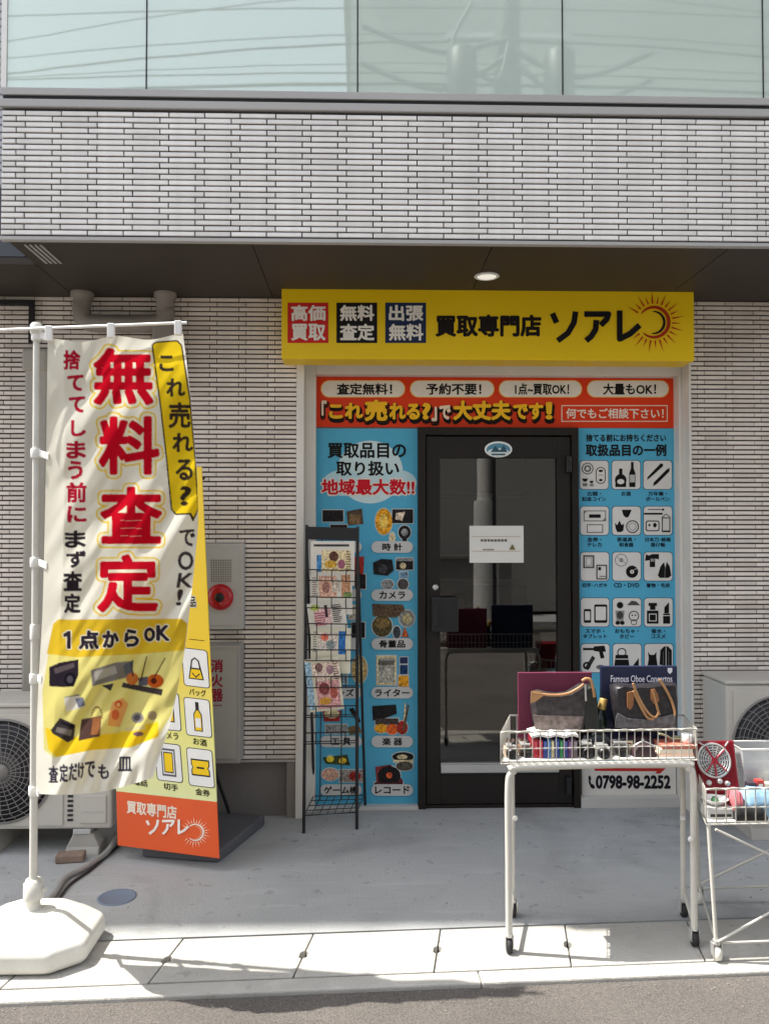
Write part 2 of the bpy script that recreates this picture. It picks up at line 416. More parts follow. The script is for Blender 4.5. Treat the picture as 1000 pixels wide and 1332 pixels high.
def tiles(mb, x0, x1, z0, z1, Y, dep=.007, rowh=.0246, tw=.156, jh=.0068, jv=.004, x_ref=0.0, seed=1):
    rnd = random.Random(seed); n = max(1, round((z1 - z0) / rowh)); rh = (z1 - z0) / n
    for r in range(n):
        za, zb = z0 + r * rh + jh / 2, z0 + (r + 1) * rh - jh / 2
        off = x_ref + (tw * .25 if r % 2 else 0)
        k = math.floor((x0 - off) / tw)
        while off + k * tw < x1:
            a, b = max(off + k * tw + jv / 2, x0), min(off + (k + 1) * tw - jv / 2, x1); k += 1
            if b - a < .012: continue
            y = Y - dep + rnd.uniform(-.0008, .0008); c = .0022; t = rnd.uniform(-.0006, .0006)
            mb.add([(a, Y, za), (b, Y, za), (b, Y, zb), (a, Y, zb), (a, y + c, za), (b, y + c, za), (b, y + c, zb), (a, y + c, zb),
                    (a + c, y + t, za + c), (b - c, y + t, za + c), (b - c, y - t, zb - c), (a + c, y - t, zb - c)],
                   [(0, 1, 5, 4), (1, 2, 6, 5), (2, 3, 7, 6), (3, 0, 4, 7), (4, 5, 9, 8), (5, 6, 10, 9), (6, 7, 11, 10), (7, 4, 8, 11), (8, 9, 10, 11)])

xl = at(385, 800, Yw).x; xr = at(899, 700, Yw).x
PL = at(330, 988, Yw).z
# lower walls: backing + tiles, plinth under them
for nm, a, b, sd in (('tiled_wall', -4.2, xl, 3), ('tiled_wall', xr, 4.2, 4)):
    wb = MB(); wb.box(a, b, Yw, .12, PL, SOF + .05); o = wb.build(nm, M['joint'], B)
    tl = MB(); tiles(tl, a, b, PL, SOF, Yw, .008, .0252, .1545, .0076, .004, xl, sd); tl.build('tile_facing', M['tile_low'], o)
pl = MB(); pl.box(-4.2, xl, Yw + .03, .12, -.02, PL - .012); pl.build('plinth', M['plinth'], B)
pl = MB(); pl.box(xr, 4.2, Yw + .03, .12, -.02, PL - .012); pl.build('plinth', M['plinth'], B)
pl = MB(); pl.box(-4.2, xl, Yw - .012, Yw + .03, PL - .012, PL - .001); pl.build('flashing', M['coping'], B)
pt_ = at(373, 1000, Yw).x; pl = MB(); pl.box(pt_, xl - .001, Yw - .004, Yw + .029, -.01, PL - .013); pl.build('plinth_post', M['taupe'], B)

# fascia
FX0 = at(3, 230, Yf).x; FX1 = 4.0
FT = at(500, 148, Yf).z
fb = MB(); fb.box(FX0, FX1, Yf, Yf + .14, SOF + .0205, FT); fb.box(FX0, FX1, Yf, Yf + .017, SOF + .0125, SOF + .02); fo = fb.build('balcony_fascia', mat('deep_joint', (.042, .039, .036), .9, .2), B)
tl = MB(); tiles(tl, FX0, FX1, SOF + .018, FT - .006, Yf, .008, .0246, .1535, .0066, .0054, at(21, 230, Yf).x, 8); tl.build('tile_facing', M['tile'], fo)
tr = MB(); tr.box(FX0 - .004, FX1, Yf - .013, Yf + .018, SOF - .004, SOF + .012); tr.build('drip_trim', M['coping'], B, .002)
# coping, glass balustrade
z1, z2, z3, z4 = (at(500, y, Yf).z for y in (150, 136.5, 130.5, 121))
cp = MB(); cp.box(FX0 - .012, FX1, Yf - .016, Yf + .15, z1 + .012, z2); cp.build('coping', M['coping'], B, .003)
cp = MB(); cp.box(FX0, FX1, Yf - .002, Yf + .10, z2 + .0005, z3 - .0005); cp.build('coping_gap', M['black'], B)
cp = MB(); cp.box(FX0 - .006, FX1, Yf - .010, Yf + .06, z3, z4); cp.build('glass_shoe', M['coping'], B, .002)
def frosted():
    m = mat('milky_glass', (.76, .86, .79), .5, .03, .7); b = bs(m)
    b.inputs['Roughness'].default_value = .03; b.inputs['IOR'].default_value = 1.5
    b.inputs['Transmission Weight'].default_value = 0
    t = m.node_tree; tl_ = t.nodes.new('ShaderNodeBsdfTransparent'); tl_.inputs[0].default_value = (.80, .90, .84, 1)
    mx = t.nodes.new('ShaderNodeMixShader'); mx.inputs[0].default_value = .26
    out = [n for n in t.nodes if n.type == 'OUTPUT_MATERIAL'][0]
    t.links.new(b.outputs[0], mx.inputs[1]); t.links.new(tl_.outputs[0], mx.inputs[2])
    gl = t.nodes.new('ShaderNodeBsdfGlossy'); gl.inputs['Roughness'].default_value = .02; gl.inputs[0].default_value = (.88, 1, .93, 1); m2 = t.nodes.new('ShaderNodeMixShader'); m2.inputs[0].default_value = .20
    wn = t.nodes.new('ShaderNodeTexNoise'); wn.inputs['Scale'].default_value = 1.6; bp = t.nodes.new('ShaderNodeBump'); bp.inputs['Strength'].default_value = .02; bp.inputs['Distance'].default_value = .02
    tc = t.nodes.new('ShaderNodeTexCoord'); t.links.new(tc.outputs['Object'], wn.inputs['Vector']); t.links.new(wn.outputs[0], bp.inputs['Height']); t.links.new(bp.outputs[0], gl.inputs['Normal'])
    t.links.new(mx.outputs[0], m2.inputs[1]); t.links.new(gl.outputs[0], m2.inputs[2]); t.links.new(m2.outputs[0], out.inputs[0])
    return m
M['milky'] = frosted()
gx = [at(8, 60, Yf).x] + [at(x, 60, Yf).x for x in (190, 465, 732, 993)] + [at(1262, 60, Yf).x]
GT = 4.32
for i in range(5):
    p = MB(); p.box(gx[i] + .003, gx[i + 1] - .003, Yf + .008, Yf + .018, z4 + .001, GT)
    p.build('glass_panel', M['milky'], B)
for x in gx[1:5]: MB().box(x - .003, x + .003, Yf + .006, Yf + .03, z4 + .001, GT).build('panel_joint', M['acdark'], B)
for a_, b_ in ((20, 62), (70, 118), (128, 232), (242, 370), (380, 445), (470, 678), (690, 700), (836, 905), (912, 990), (1000, 1080)):
    xa_, xb_ = at(a_, 60, Yf + .16).x, at(b_, 60, Yf + .16).x
    MB().box(xa_, xb_, Yf + .16, Yf + .175, FT + .002, GT - .25).build('pale_band_board', M['white'], B)  # white boards added behind the glass to give its pale bands
p = MB(); p.box(gx[0] - .01, FX1, Yf - .02, Yf + .045, GT, GT + .05); p.build('handrail', M['alu'], B, .004)
p = MB(); p.box(gx[0] - .022, gx[0] + .001, Yf + .002, Yf + .03, z4 + .001, GT); p.build('end_post', M['white'], B)
p = MB(); p.box(FX0, FX1, Yf + .2, -.3, FT - .1, FT); p.build('balcony_floor', M['plinth'], B)
# soffit with panel seams, vent, lamp
so_ = MB(); px_ = FX0 + .02
while px_ < FX1:
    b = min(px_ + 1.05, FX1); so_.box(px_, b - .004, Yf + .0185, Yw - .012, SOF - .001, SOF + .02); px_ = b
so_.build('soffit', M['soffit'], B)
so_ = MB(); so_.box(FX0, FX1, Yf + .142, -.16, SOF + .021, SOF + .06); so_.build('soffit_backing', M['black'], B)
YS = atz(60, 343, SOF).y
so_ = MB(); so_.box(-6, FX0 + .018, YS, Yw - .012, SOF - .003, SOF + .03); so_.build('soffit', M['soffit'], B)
p = MB(); p.box(-6, FX0 - .03, YS, YS + .3, SOF + .034, SOF + .36); p.build('setback_band', mat('slate_band', (.06, .07, .085), .5, .1), B)
p = MB(); p.box(-6, FX0 - .03, YS + .002, YS + .3, SOF + .361, 4.9)
for k in range(46):
    z = SOF + .37 + k * .036; p.box(-6, FX0 - .03, YS - .008, YS + .002, z, z + .026)
p.build('setback_siding', mat('siding', (.50, .51, .54), .6, .05, 3), B)
vt = MB()
for k in range(4):
    x = FX0 + .075 + k * .022; vt.box(x, x + .009, Yf + .05, YS - .02, SOF - .006, SOF - .0012)
vt.build('soffit_vent', M['coping'], B)
lc = atz(633, 358, SOF)
lp = MB(); lp.lathe(lc, [(.058, -.001), (.062, -.006), (.050, -.010), (.048, -.004)], 28); lo = lp.build('ceiling_light', M['white'], B)
lm = mat('lamp_diffuser', (.8, .8, .76), .4, .02); bs(lm).inputs['Emission Color'].default_value = (1, .96, .86, 1); bs(lm).inputs['Emission Strength'].default_value = .24
lp = MB(); lp.lathe(lc, [(.046, -.0045), (.046, -.007), (.03, -.0085)], 28); lp.build('diffuser', lm, lo)
# storeys above
p = MB(); p.box(-9, 9, -.25, 5, 4.9, 12.0); p.box(-9, 9, -.275, 5, 11.8, 12.02); p.box(-4.2, 4.2, -.24, 5, SOF + .1, 4.9)
p.build('upper_wall', M['grey'], B)
p = MB(); p.box(-4.2, xl, .12, 5, -.02, SOF); p.box(xr, 4.2, .12, 5, -.02, SOF); p.build('side_wall', M['plinth'], B)

# shop front frame
HB = at(500, 490, 0).z; HT = at(500, 469, -.1).z
jl0, jl1 = xl, at(411, 800, 0).x; jr0, jr1 = at(878, 760, 0).x, xr
fr = MB(); fr.box(jl0, jl0 + (jl1 - jl0) * .42, Yw - .02, .03, 0, SOF - .002); fr.box(jl0 + (jl1 - jl0) * .42, jl1, -.075, .03, 0, HT)
fr.build('jamb', M['frame'], B, .003)
fr = MB(); fr.box(jr1 - (jr1 - jr0) * .42, jr1, Yw - .02, .03, 0, SOF - .002); fr.box(jr0, jr1 - (jr1 - jr0) * .42, -.075, .03, 0, HT)
fr.build('jamb', M['frame'], B, .003)
fr = MB(); fr.box(jl1, jr0, -.07, .03, HB, HT); fr.box(jl0 + (jl1 - jl0) * .42, jr1 - (jr1 - jr0) * .42, -.11, .03, HT, SOF - .002); fr.build('header', M['frame'], B, .003)
fr = MB(); fr.box(jl1, at(543, 900, 0).x, -.05, .03, 0, at(480, 1047, 0).z + .004); fr.build('sill', M['alu'], B, .002); fr = MB(); fr.box(at(752, 900, 0).x, jr0, -.05, .03, 0, at(820, 1034, 0).z); fr.build('sill', M['alu'], B, .002)
# backing wall behind the printed panels
fr = MB(); fr.box(jl1, at(543, 900, 0).x, .012, .06, .0, HB); fr.box(at(752, 900, 0).x, jr0, .012, .06, .0, HB)
fr.box(at(543, 900, 0).x, at(752, 900, 0).x, .012, .06, at(600, 557, 0).z, HB); fr.build('shop_window', mat('window_backing', (.3, .3, .3), .3, .05), B)

# door
D0, D1 = at(543, 900, 0).x, at(752, 900, 0).x; DT = at(645, 557, 0).z
s0, s1 = at(553, 900, 0).x, at(743, 900, 0).x
d = MB(); d.box(D0 + .001, s0, -.045, .05, 0, DT); d.box(s1, D1 - .001, -.045, .05, 0, DT); d.box(s0, s1, -.045, .05, at(645, 567, 0).z, DT)
d.box(s0, s1, -.03, .05, 0, .018)
door = d.build('door', M['doorframe'], B, .003)
g0, g1 = at(572, 800, 0).x, at(724, 800, 0).x; gt, gb = at(645, 596, 0).z, at(645, 991, 0).z
bt, bb = at(645, 991, 0).z, at(645, 1004, 0).z; lt = at(645, 568, 0).z
d = MB(); d.box(s0 + .004, g0, -.028, .02, .022, lt - .002); d.box(g1, s1 - .004, -.028, .02, .022, lt - .002); d.box(g0, g1, -.028, .02, gt, lt - .002)
d.box(g0, g1, -.026, .02, .022, bb); d.build('door_leaf', M['kick'], door, .003)
d = MB(); d.box(g0 + .001, g1 - .001, -.042, -.012, bb + .006, bt - .006); d.box(g0 + .001, g1 - .001, -.03, .0, bb + .0005, bb + .006); d.box(g0 + .001, g1 - .001, -.03, .0, bt - .006, bt); d.build('door_rail', M['steel'], door, .003)
d = MB(); d.box(g0, g1, -.004, .004, gb, gt); d.build('door_glass', M['doorglass'], door)
h0, h1 = at(561, 799, -.06), at(596, 822, -.06)
d = MB(); d.box(h0.x, h1.x, -.075, -.03, h1.z, at(561, 777, -.06).z); d.box(h0.x + .006, h0.x + .03, -.095, -.075, h1.z + .03, h1.z + .16); d.build('handle', M['rackblack'], door, .006)
k0 = at(566, 764, -.03); d = MB(); d.lathe(k0, [(.017, 0), (.017, .008), (.012, .014), (.006, .015)], 20, 'y'); d.build('lock', M['steel'], door)
for y in (604, 1022):
    d = MB()
    q = at(739.5, y, -.05); d.box(q.x - .014, q.x + .014, -.066, -.028, q.z - .045, q.z + .045)
    d.build('hinge', M['rackblack'], door, .004)
sf = facade(-.0285); ik = Ink(sf)
ik.ell(648, 584.5, 18, 10.5, (235, 240, 238)); ik.ell(648, 585, 15.5, 8.5, (95, 150, 175)); ik.ell(648, 588, 14, 5, (220, 232, 232)); ik.poly([(638, 588), (644, 580), (650, 586), (655, 579), (660, 588)], (60, 95, 110)); ik.rect(639, 590, 657, 592, (60, 90, 100))
ik.build('oval_sticker', door)
nn = thing('paper_notice', 'white paper notice taped to the inside of the dark glass door', 'notice', at(645, 708, -.006))
sf = facade(-.0065); p = MB(); a, b = at(610.5, 684, -.0065), at(681, 732, -.0065); p.box(a.x, b.x, -.0065, -.0052, b.z, a.z); p.build('sheet', M['paper'], nn)
ik = Ink(sf, .0004); ik.line((614, 698), (677, 698), .8, (190, 170, 150)); ik.line((614, 717), (677, 717), .8, (190, 170, 150))
[ik.rect(625 + k * 4.4, 701.5, 628.4 + k * 4.4, 704.5, (110, 105, 98)) for k in range(8)]; [ik.rect(628 + k * 3, 714, 630 + k * 3, 715.8, (130, 125, 115)) for k in range(5)]; ik.poly([(662, 715), (666, 708), (670, 715)], (120, 110, 60)); ik.build('print', nn)

# dark room behind the door
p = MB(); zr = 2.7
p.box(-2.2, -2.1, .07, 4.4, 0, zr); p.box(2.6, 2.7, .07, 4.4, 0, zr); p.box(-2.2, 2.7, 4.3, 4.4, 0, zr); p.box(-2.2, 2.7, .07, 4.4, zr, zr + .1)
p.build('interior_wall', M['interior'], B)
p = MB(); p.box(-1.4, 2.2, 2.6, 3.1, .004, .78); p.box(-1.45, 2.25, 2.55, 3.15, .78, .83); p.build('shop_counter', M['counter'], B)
p = MB(); p.box(-1.2, 2.2, 4.14, 4.29, .95, 1.0); p.box(-1.2, 2.2, 4.14, 4.29, 1.9, 1.93); p.build('interior_shelf', M['frame'], B)
for x, hh in ((.05, .2), (.75, .12)): MB().box(x, x + .14, 2.7, 2.9, .832, .832 + hh).build('counter_box', M['white'], B)

# ================================================================== SIGNBOARD
Ys = Yw - .17
SG = thing('shop_sign', 'long yellow fascia sign with black lettering and a sun emblem above the door', 'sign', at(634, 468, Ys))
a, b = at(366, 420, Ys), at(903, 420, Ys); t_, u_ = at(634, 374, Ys).z, at(634, 468, Ys).z
M['yellow'] = mat('yellow_acrylic', (.88, .60, .008), .35, .05, 1.2, spec=.25)
p = MB(); p.box(a.x, b.x, Ys, Yw - .01, u_, t_); p.build('sign_box', M['yellow'], SG, .006)
sf = facade(Ys)
for x, colr, t1, t2 in ((374, (205, 45, 40), '高価', '買取'), (437.5, (30, 28, 30), '無料', '査定'), (501, (38, 52, 84), '出張', '無料')):
    ik = Ink(sf); ik.rect(x, 393.5, x + 53, 446, colr); o = ik.build('word_tile', SG)
    ik = Ink(sf, .0022); ik.text(t1, x + 4.5, 396.5, x + 49.5, 417.5, (238, 234, 225), .035); ik.text(t2, x + 4.5, 421, x + 49.5, 443, (238, 234, 225), .035); ik.build('lettering', o)
ik = Ink(sf); ik.text('買取専門店', 566, 409, 704, 438, (30, 24, 22), .045); ik.build('lettering', SG)
ik = Ink(sf); K = (24, 22, 26)
def soare(ik, K, ox, oy, s, wd):
    q = lambda x, y: (ox + x * s, oy + y * s)
    def st(pts, w_):
        for i in range(len(pts) - 1):
            ik.line(q(*pts[i]), q(*pts[i + 1]), w_ * s, K)
            if i: ik.ell(*q(*pts[i]), w_ * s / 2, w_ * s / 2, K, 12)
    st([(2, 3), (7, 14)], wd); st([(29, 1), (27, 14), (20, 26), (8, 35)], wd)
    st([(39, 4), (67, 4), (65, 10), (58, 17)], wd); st([(53, 11), (52, 22), (47, 30), (41, 35)], wd)
    st([(80, 0), (80, 33), (92, 27), (103, 17)], wd)
soare(ik, K, 716, 404, 1.12, 6.6)
ik.build('lettering', SG)
def arc(ik, cx, cy, r, wd, a0, a1, col, n=30):
    o_, i_ = [], []
    for k in range(n + 1):
        f = k / n; t = R(a0 + (a1 - a0) * f); h = wd / 2 * (math.sin(math.pi * f) ** .4 if 0 < k < n else .05)
        o_.append((cx + (r + h) * math.cos(t), cy + (r + h) * math.sin(t))); i_.append((cx + (r - h) * math.cos(t), cy + (r - h) * math.sin(t)))
    for k in range(n): ik.poly([o_[k], o_[k + 1], i_[k + 1], i_[k]], col); ik.h -= .0002
    ik.step()
def sunburst(ik, cx, cy, r, col1, col2, col3, s=1):
    arc(ik, cx, cy, r, 4.4 * s, -148, 138, col1)
    arc(ik, cx - .6 * s, cy + .3 * s, r - 5 * s, 3.2 * s, -95, 100, col2)
    for k in range(26):
        t = 2 * math.pi * (k + .2) / 26
        if 152 < math.degrees(t) % 360 < 205: continue
        L_ = (16 if k % 2 else 11) * s; c_, q_ = math.cos(t), math.sin(t); g_ = r + 4.2 * s
        a_ = (cx + c_ * g_, cy + q_ * g_); b_ = (cx + c_ * (g_ + L_), cy + q_ * (g_ + L_)); n_ = (-q_ * 1.15 * s, c_ * 1.15 * s)
        ik.poly([(a_[0] + n_[0], a_[1] + n_[1]), (a_[0] - n_[0], a_[1] - n_[1]), b_], col3)
ik = Ink(sf, .0026); sunburst(ik, 850, 419, 19.6, (175, 52, 22), (40, 26, 28), (188, 62, 20), 1.06); ik.build('sun_emblem', SG)

# ================================================================== RED BANNER PANEL
Y0 = 0.0
def board(name, parent, x0, y0, x1, y1, m, Y=Y0):
    cx, cy = (x0 + x1) / 2, (y0 + y1) / 2
    p = MB(); p.box(at(x0, cy, Y).x, at(x1, cy, Y).x, Y, Y + .011, at(cx, y1, Y).z, at(cx, y0, Y).z); return p.build(name, m, parent)
M['red'] = mat('red_print', (.72, .048, .010), .42, .06, 2, spec=.18)
M['blue'] = mat('blue_print', (.095, .44, .66), .42, .07, 2, spec=.18)
RB = thing('window_banner', 'red window panel with white pills and yellow lettering over the door', 'sign', at(644, 556, 0))
board('board', RB, 411, 491, 876.5, 556, M['red'])
sf = facade(Y0); DK = (28, 26, 24); WH = (232, 226, 215)
for x0, x1, tx in ((417, 527, '査定無料！'), (533, 643, '予約不要！'), (648.5, 757, '1点~買取OK！'), (763, 870, '大量もOK！')):
    ik = Ink(sf); ik.rrect(x0, 494.5, x1, 517, 11, (240, 190, 90)); ik.rrect(x0 + 1.3, 495.5, x1 - 1.3, 516, 10, WH); o = ik.build('pill', RB)
    ik = Ink(sf, .0022); ik.text(tx, x0 + 21, 498.5, x1 - 17, 513.5, DK, .03); ik.build('lettering', o)
ik = Ink(sf)
pcs = [('「', 418, 521, 425, 541), ('これ', 428, 524, 472, 545), ('売', 474, 520, 504, 548), ('れる', 506, 524, 546, 546), ('?', 549, 524, 560, 546), ('」', 561, 529, 568, 548), ('で', 571, 527, 586, 546), ('大丈夫', 589, 521, 664, 547), ('です', 667, 524, 706, 546), ('！', 709, 523, 718, 546)]
for tx, x0, y0, x1, y1 in pcs: ik.text(tx, x0 - 1.5, y0 + .5, x1 + 3.5, y1 + 5.5, (25, 18, 12), .12, pad=True)
ik.build('lettering', RB)
ik = Ink(sf, .006)
for tx, x0, y0, x1, y1 in pcs: ik.text(tx, x0, y0, x1, y1, (245, 190, 40) if tx not in ('「', '」', 'で') else (235, 215, 190), .05)
ik.build('lettering', RB)
ik = Ink(sf); ik.frame(730, 527, 868, 548.5, 1.1, (240, 225, 205)); ik.text('何でもご相談下さい！', 736, 531, 863, 544.5, (240, 228, 212), .022); ik.build('lettering', RB)
# ================================================================== LEFT BLUE POSTER
LPO = thing('item_poster', 'blue poster of item photographs with white name pills left of the door', 'poster', at(477, 1047, 0))
board('board', LPO, 411, 557.5, 543, 1046, M['blue'])
ik = Ink(sf); ik.ell(481, 614, 43, 41, (205, 228, 232), 40); ik.ell(446, 628, 26, 17, (190, 222, 230)); ik.ell(516, 628, 26, 17, (190, 222, 230)); ik.build('title_cloud', LPO)
ik = Ink(sf, .0022); ik.text('買取品目の', 426, 576, 528, 596, DK, .03); ik.text('取り扱い', 437, 599.5, 519, 619, DK, .03); ik.build('lettering', LPO)
ik = Ink(sf, .0022); ik.text('地域最大数!!', 416, 621, 541, 646, WH, .08); ik.h += .0006; ik.text('地域最大数!!', 418, 623, 539, 644, (205, 25, 45), .035); ik.build('lettering', LPO)
BR, GO, BK, RD, GY, CR, GN, NV = (92, 74, 58), (214, 150, 40), (32, 30, 32), (150, 45, 40), (130, 132, 132), (205, 190, 150), (90, 105, 60), (40, 50, 85)
pics = {  # shapes of each photograph relative to the pill centre: kind, numbers, colour
 (1, 0): [('e', -11, -33, 11, 17, GO), ('e', -11, -33, 6, 10, (230, 190, 90)), ('r', 0, -49, 27, -31, BK), ('p', [(5, -44), (17, -46), (13, -34), (4, -36)], (210, 190, 170)), ('e', 16, -19, 8, 9, BK), ('e', 16, -19, 4.5, 5, GY), ('r', 13, -12, 19, -7, BK), ('e', 0, -12, 3.5, 7, CR)],
 (1, 1): [('p', [(-25, -42), (-14, -47), (0, -46), (2, -32), (-6, -25), (-24, -27)], BK), ('e', -12, -34, 6, 6, (60, 60, 66)), ('r', 5, -46, 27, -33, BK), ('r', 6, -48, 26, -44, GY), ('e', 14, -38, 4, 4, CR), ('e', -6, -14, 8, 6, GY), ('e', 14, -14, 7, 7, (70, 66, 66)), ('r', 10, -30, 20, -22, (110, 140, 165))],
 (1, 2): [('p', [(-26, -52), (14, -51), (18, -40), (4, -34), (-25, -36)], BR), ('e', -13, -23, 13, 14, (80, 72, 48)), ('e', -13, -27, 10, 7, (120, 100, 60)), ('e', 19, -33, 10, 11, GY), ('e', 19, -33, 6, 7, (170, 160, 120)), ('e', 6, -15, 5, 8, (60, 66, 74)), ('p', [(12, -9), (16, -22), (22, -9)], (190, 95, 50))],
 (1, 3): [('r', -20, -48, 5, -10, CR), ('r', -18, -45, 3, -13, (150, 150, 140)), ('r', -18, -42, 3, -36, (100, 96, 90)), ('e', -7, -24, 6, 9, (176, 172, 160)), ('r', 10, -46, 20, -38, NV), ('r', 10, -36, 20, -24, (25, 60, 100)), ('r', 8, -22, 21, -8, GO)],
 (1, 4): [('p', [(-26, -46), (5, -48), (6, -36), (-10, -30), (-25, -27)], BK), ('r', -22, -30, 8, -22, (70, 60, 56)), ('e', -14, -17, 9, 6, GO), ('e', 0, -16, 8, 7, (205, 90, 40)), ('p', [(16, -50), (18, -50), (17, -20), (14, -20)], CR), ('e', 13, -18, 7, 9, (150, 45, 35)), ('p', [(20, -48), (22, -47), (16, -14), (13, -15)], BR)],
 (1, 5): [('e', 14, -43, 14, 6, BK), ('e', 13, -43, 7, 3, CR), ('r', 2, -39, 27, -36, CR), ('e', 16, -31, 11, 6, (80, 74, 66)), ('p', [(-22, -30), (-2, -33), (14, -12), (14, -6), (-20, -6)], (120, 50, 52)), ('e', -4, -18, 15, 13, BK), ('e', -4, -19, 4, 4, (200, 90, 50)), ('r', -23, -10, 14, -6, (70, 35, 36))],
 (0, 0): [('r', -24, -48, 3, -33, BK), ('p', [(7, -46), (27, -50), (29, -30), (9, -28)], (82, 66, 52)), ('r', 11, -42, 25, -30, (120, 96, 66)), ('r', -14, -29, 8, -18, (45, 36, 34))],
 (0, 1): [('p', [(12, -50), (30, -50), (28, -10), (14, -12)], RD), ('r', -20, -46, 6, -14, (75, 90, 60)), ('r', 18, -27, 32, -8, BK)],
 (0, 2): [('r', -22, -46, 4, -14, (150, 140, 120)), ('r', 14, -28, 31, -8, BK), ('r', 10, -50, 24, -32, (190, 180, 160))],
 (0, 3): [('e', 24, -30, 10, 18, (175, 150, 95)), ('e', 24, -34, 6, 8, (200, 180, 130)), ('r', -20, -44, 8, -12, (120, 140, 150))],
 (0, 4): [('p', [(-24, -40), (0, -40), (-2, -26), (-22, -26)], RD), ('e', -12, -36, 10, 6, CR), ('r', -20, -22, 8, -10, GY), ('p', [(10, -42), (16, -44), (26, -26), (22, -24)], BK), ('p', [(8, -18), (22, -22), (28, -12), (12, -8)], (110, 90, 60))],
 (0, 5): [('p', [(-24, -42), (8, -46), (12, -32), (-20, -34)], (60, 70, 40)), ('e', -14, -40, 5, 4, (220, 200, 60)), ('e', 2, -38, 5, 4, (225, 190, 60)), ('e', -14, -20, 11, 8, (190, 150, 130)), ('r', -2, -26, 30, -10, (150, 140, 135)), ('e', 18, -18, 8, 6, RD)]}
names = {(1, 0): '時計', (1, 1): 'カメラ', (1, 2): '骨董品', (1, 3): 'ライター', (1, 4): '楽器', (1, 5): 'レコード', (0, 0): '財布', (0, 1): 'お酒', (0, 2): '食器', (0, 3): 'グッズ', (0, 4): '工具', (0, 5): 'ゲーム機'}
for (c, r), shp in pics.items():
    cx = 510 if c else 443.5; cy = (711.5, 774, 837.5, 901, 964.5, 1027.5)[r]
    ik = Ink(sf)
    for sh in shp:
        if sh[0] == 'e': ik.ell(cx + sh[1], cy + sh[2], sh[3] + 1.2, sh[4] + 1.2, (215, 222, 220), 18)
        elif sh[0] == 'r': ik.rect(cx + sh[1] - 1, cy + sh[2] - 1, cx + sh[3] + 1, cy + sh[4] + 1, (215, 222, 220))
    ik.build('picture_edge', LPO)
    ik = Ink(sf, .0042)
    for sh in shp:
        if sh[0] == 'e': ik.ell(cx + sh[1], cy + sh[2], sh[3], sh[4], sh[5], 20)
        elif sh[0] == 'r': ik.rect(cx + sh[1], cy + sh[2], cx + sh[3], cy + sh[4], sh[5])
        else: ik.poly([(cx + x, cy + y) for x, y in sh[1]], sh[2])
    ik.build('item_picture', LPO, PHOTO)
    ik = Ink(sf, .0064); ik.rrect(cx - 27, cy - 7.5, cx + 27, cy + 7.5, 7.4, (208, 208, 206)); o = ik.build('name_pill', LPO)
    tx = names[(c, r)]; hw = 5.6 * len(tx) if len(tx) > 2 else 13
    ik = Ink(sf, .0074); ik.text(tx if len(tx) > 2 or c == 3 else tx[0] + ' ' + tx[1], cx - hw, cy - 5, cx + hw, cy + 5, DK, .028); ik.build('lettering', o)
# ================================================================== RIGHT BLUE POSTER
RPO = thing('icon_poster', 'blue poster of black icons on white tiles right of the door', 'poster', at(815, 1035, 0))
board('board', RPO, 752.5, 557, 879, 998, M['blue'])
board('contact_panel', RPO, 757, 998.5, 879, 1034, M['frame'])
ik = Ink(sf); ik.text('捨てる前にお持ちください', 762, 564.5, 866, 574.5, DK, .035); ik.build('lettering', RPO)
ik = Ink(sf); ik.text('取扱品目の一例', 761.5, 577.5, 866.5, 593.5, DK, .038); ik.build('lettering', RPO)
ik = Ink(sf); ik.poly([(772, 999.5), (866, 999.5), (858, 1006.5), (852, 1006.5), (854, 1003.5), (774, 1003)], (190, 50, 42)); ik.build('arrow', RPO)
ik = Ink(sf); ik.text('0798-98-2252', 774.5, 1008.5, 872, 1026.5, (26, 26, 34), .045)
ik.poly([(765, 1010), (767.5, 1009), (769, 1014), (767.5, 1015.5), (769, 1020), (771.5, 1020.5), (774, 1024.5), (771.5, 1026.5), (768, 1024.5), (765.5, 1018)], (26, 26, 34)); ik.build('phone_number', RPO)
caps = [['古銭・/記念コイン', 'お酒', '万年筆・/ボールペン'], ['金券・/テレカ', '茶道具・/和食器', '日本刀･絵画/掛け軸'], ['切手･ハガキ', 'CD・DVD', '着物・毛皮'],
        ['スマホ・/タブレット', 'おもちゃ・/ホビー', '香水・/コスメ'], ['工具', 'バッグ', '古着']]
IC = (22, 21, 22); PW = (226, 224, 220)
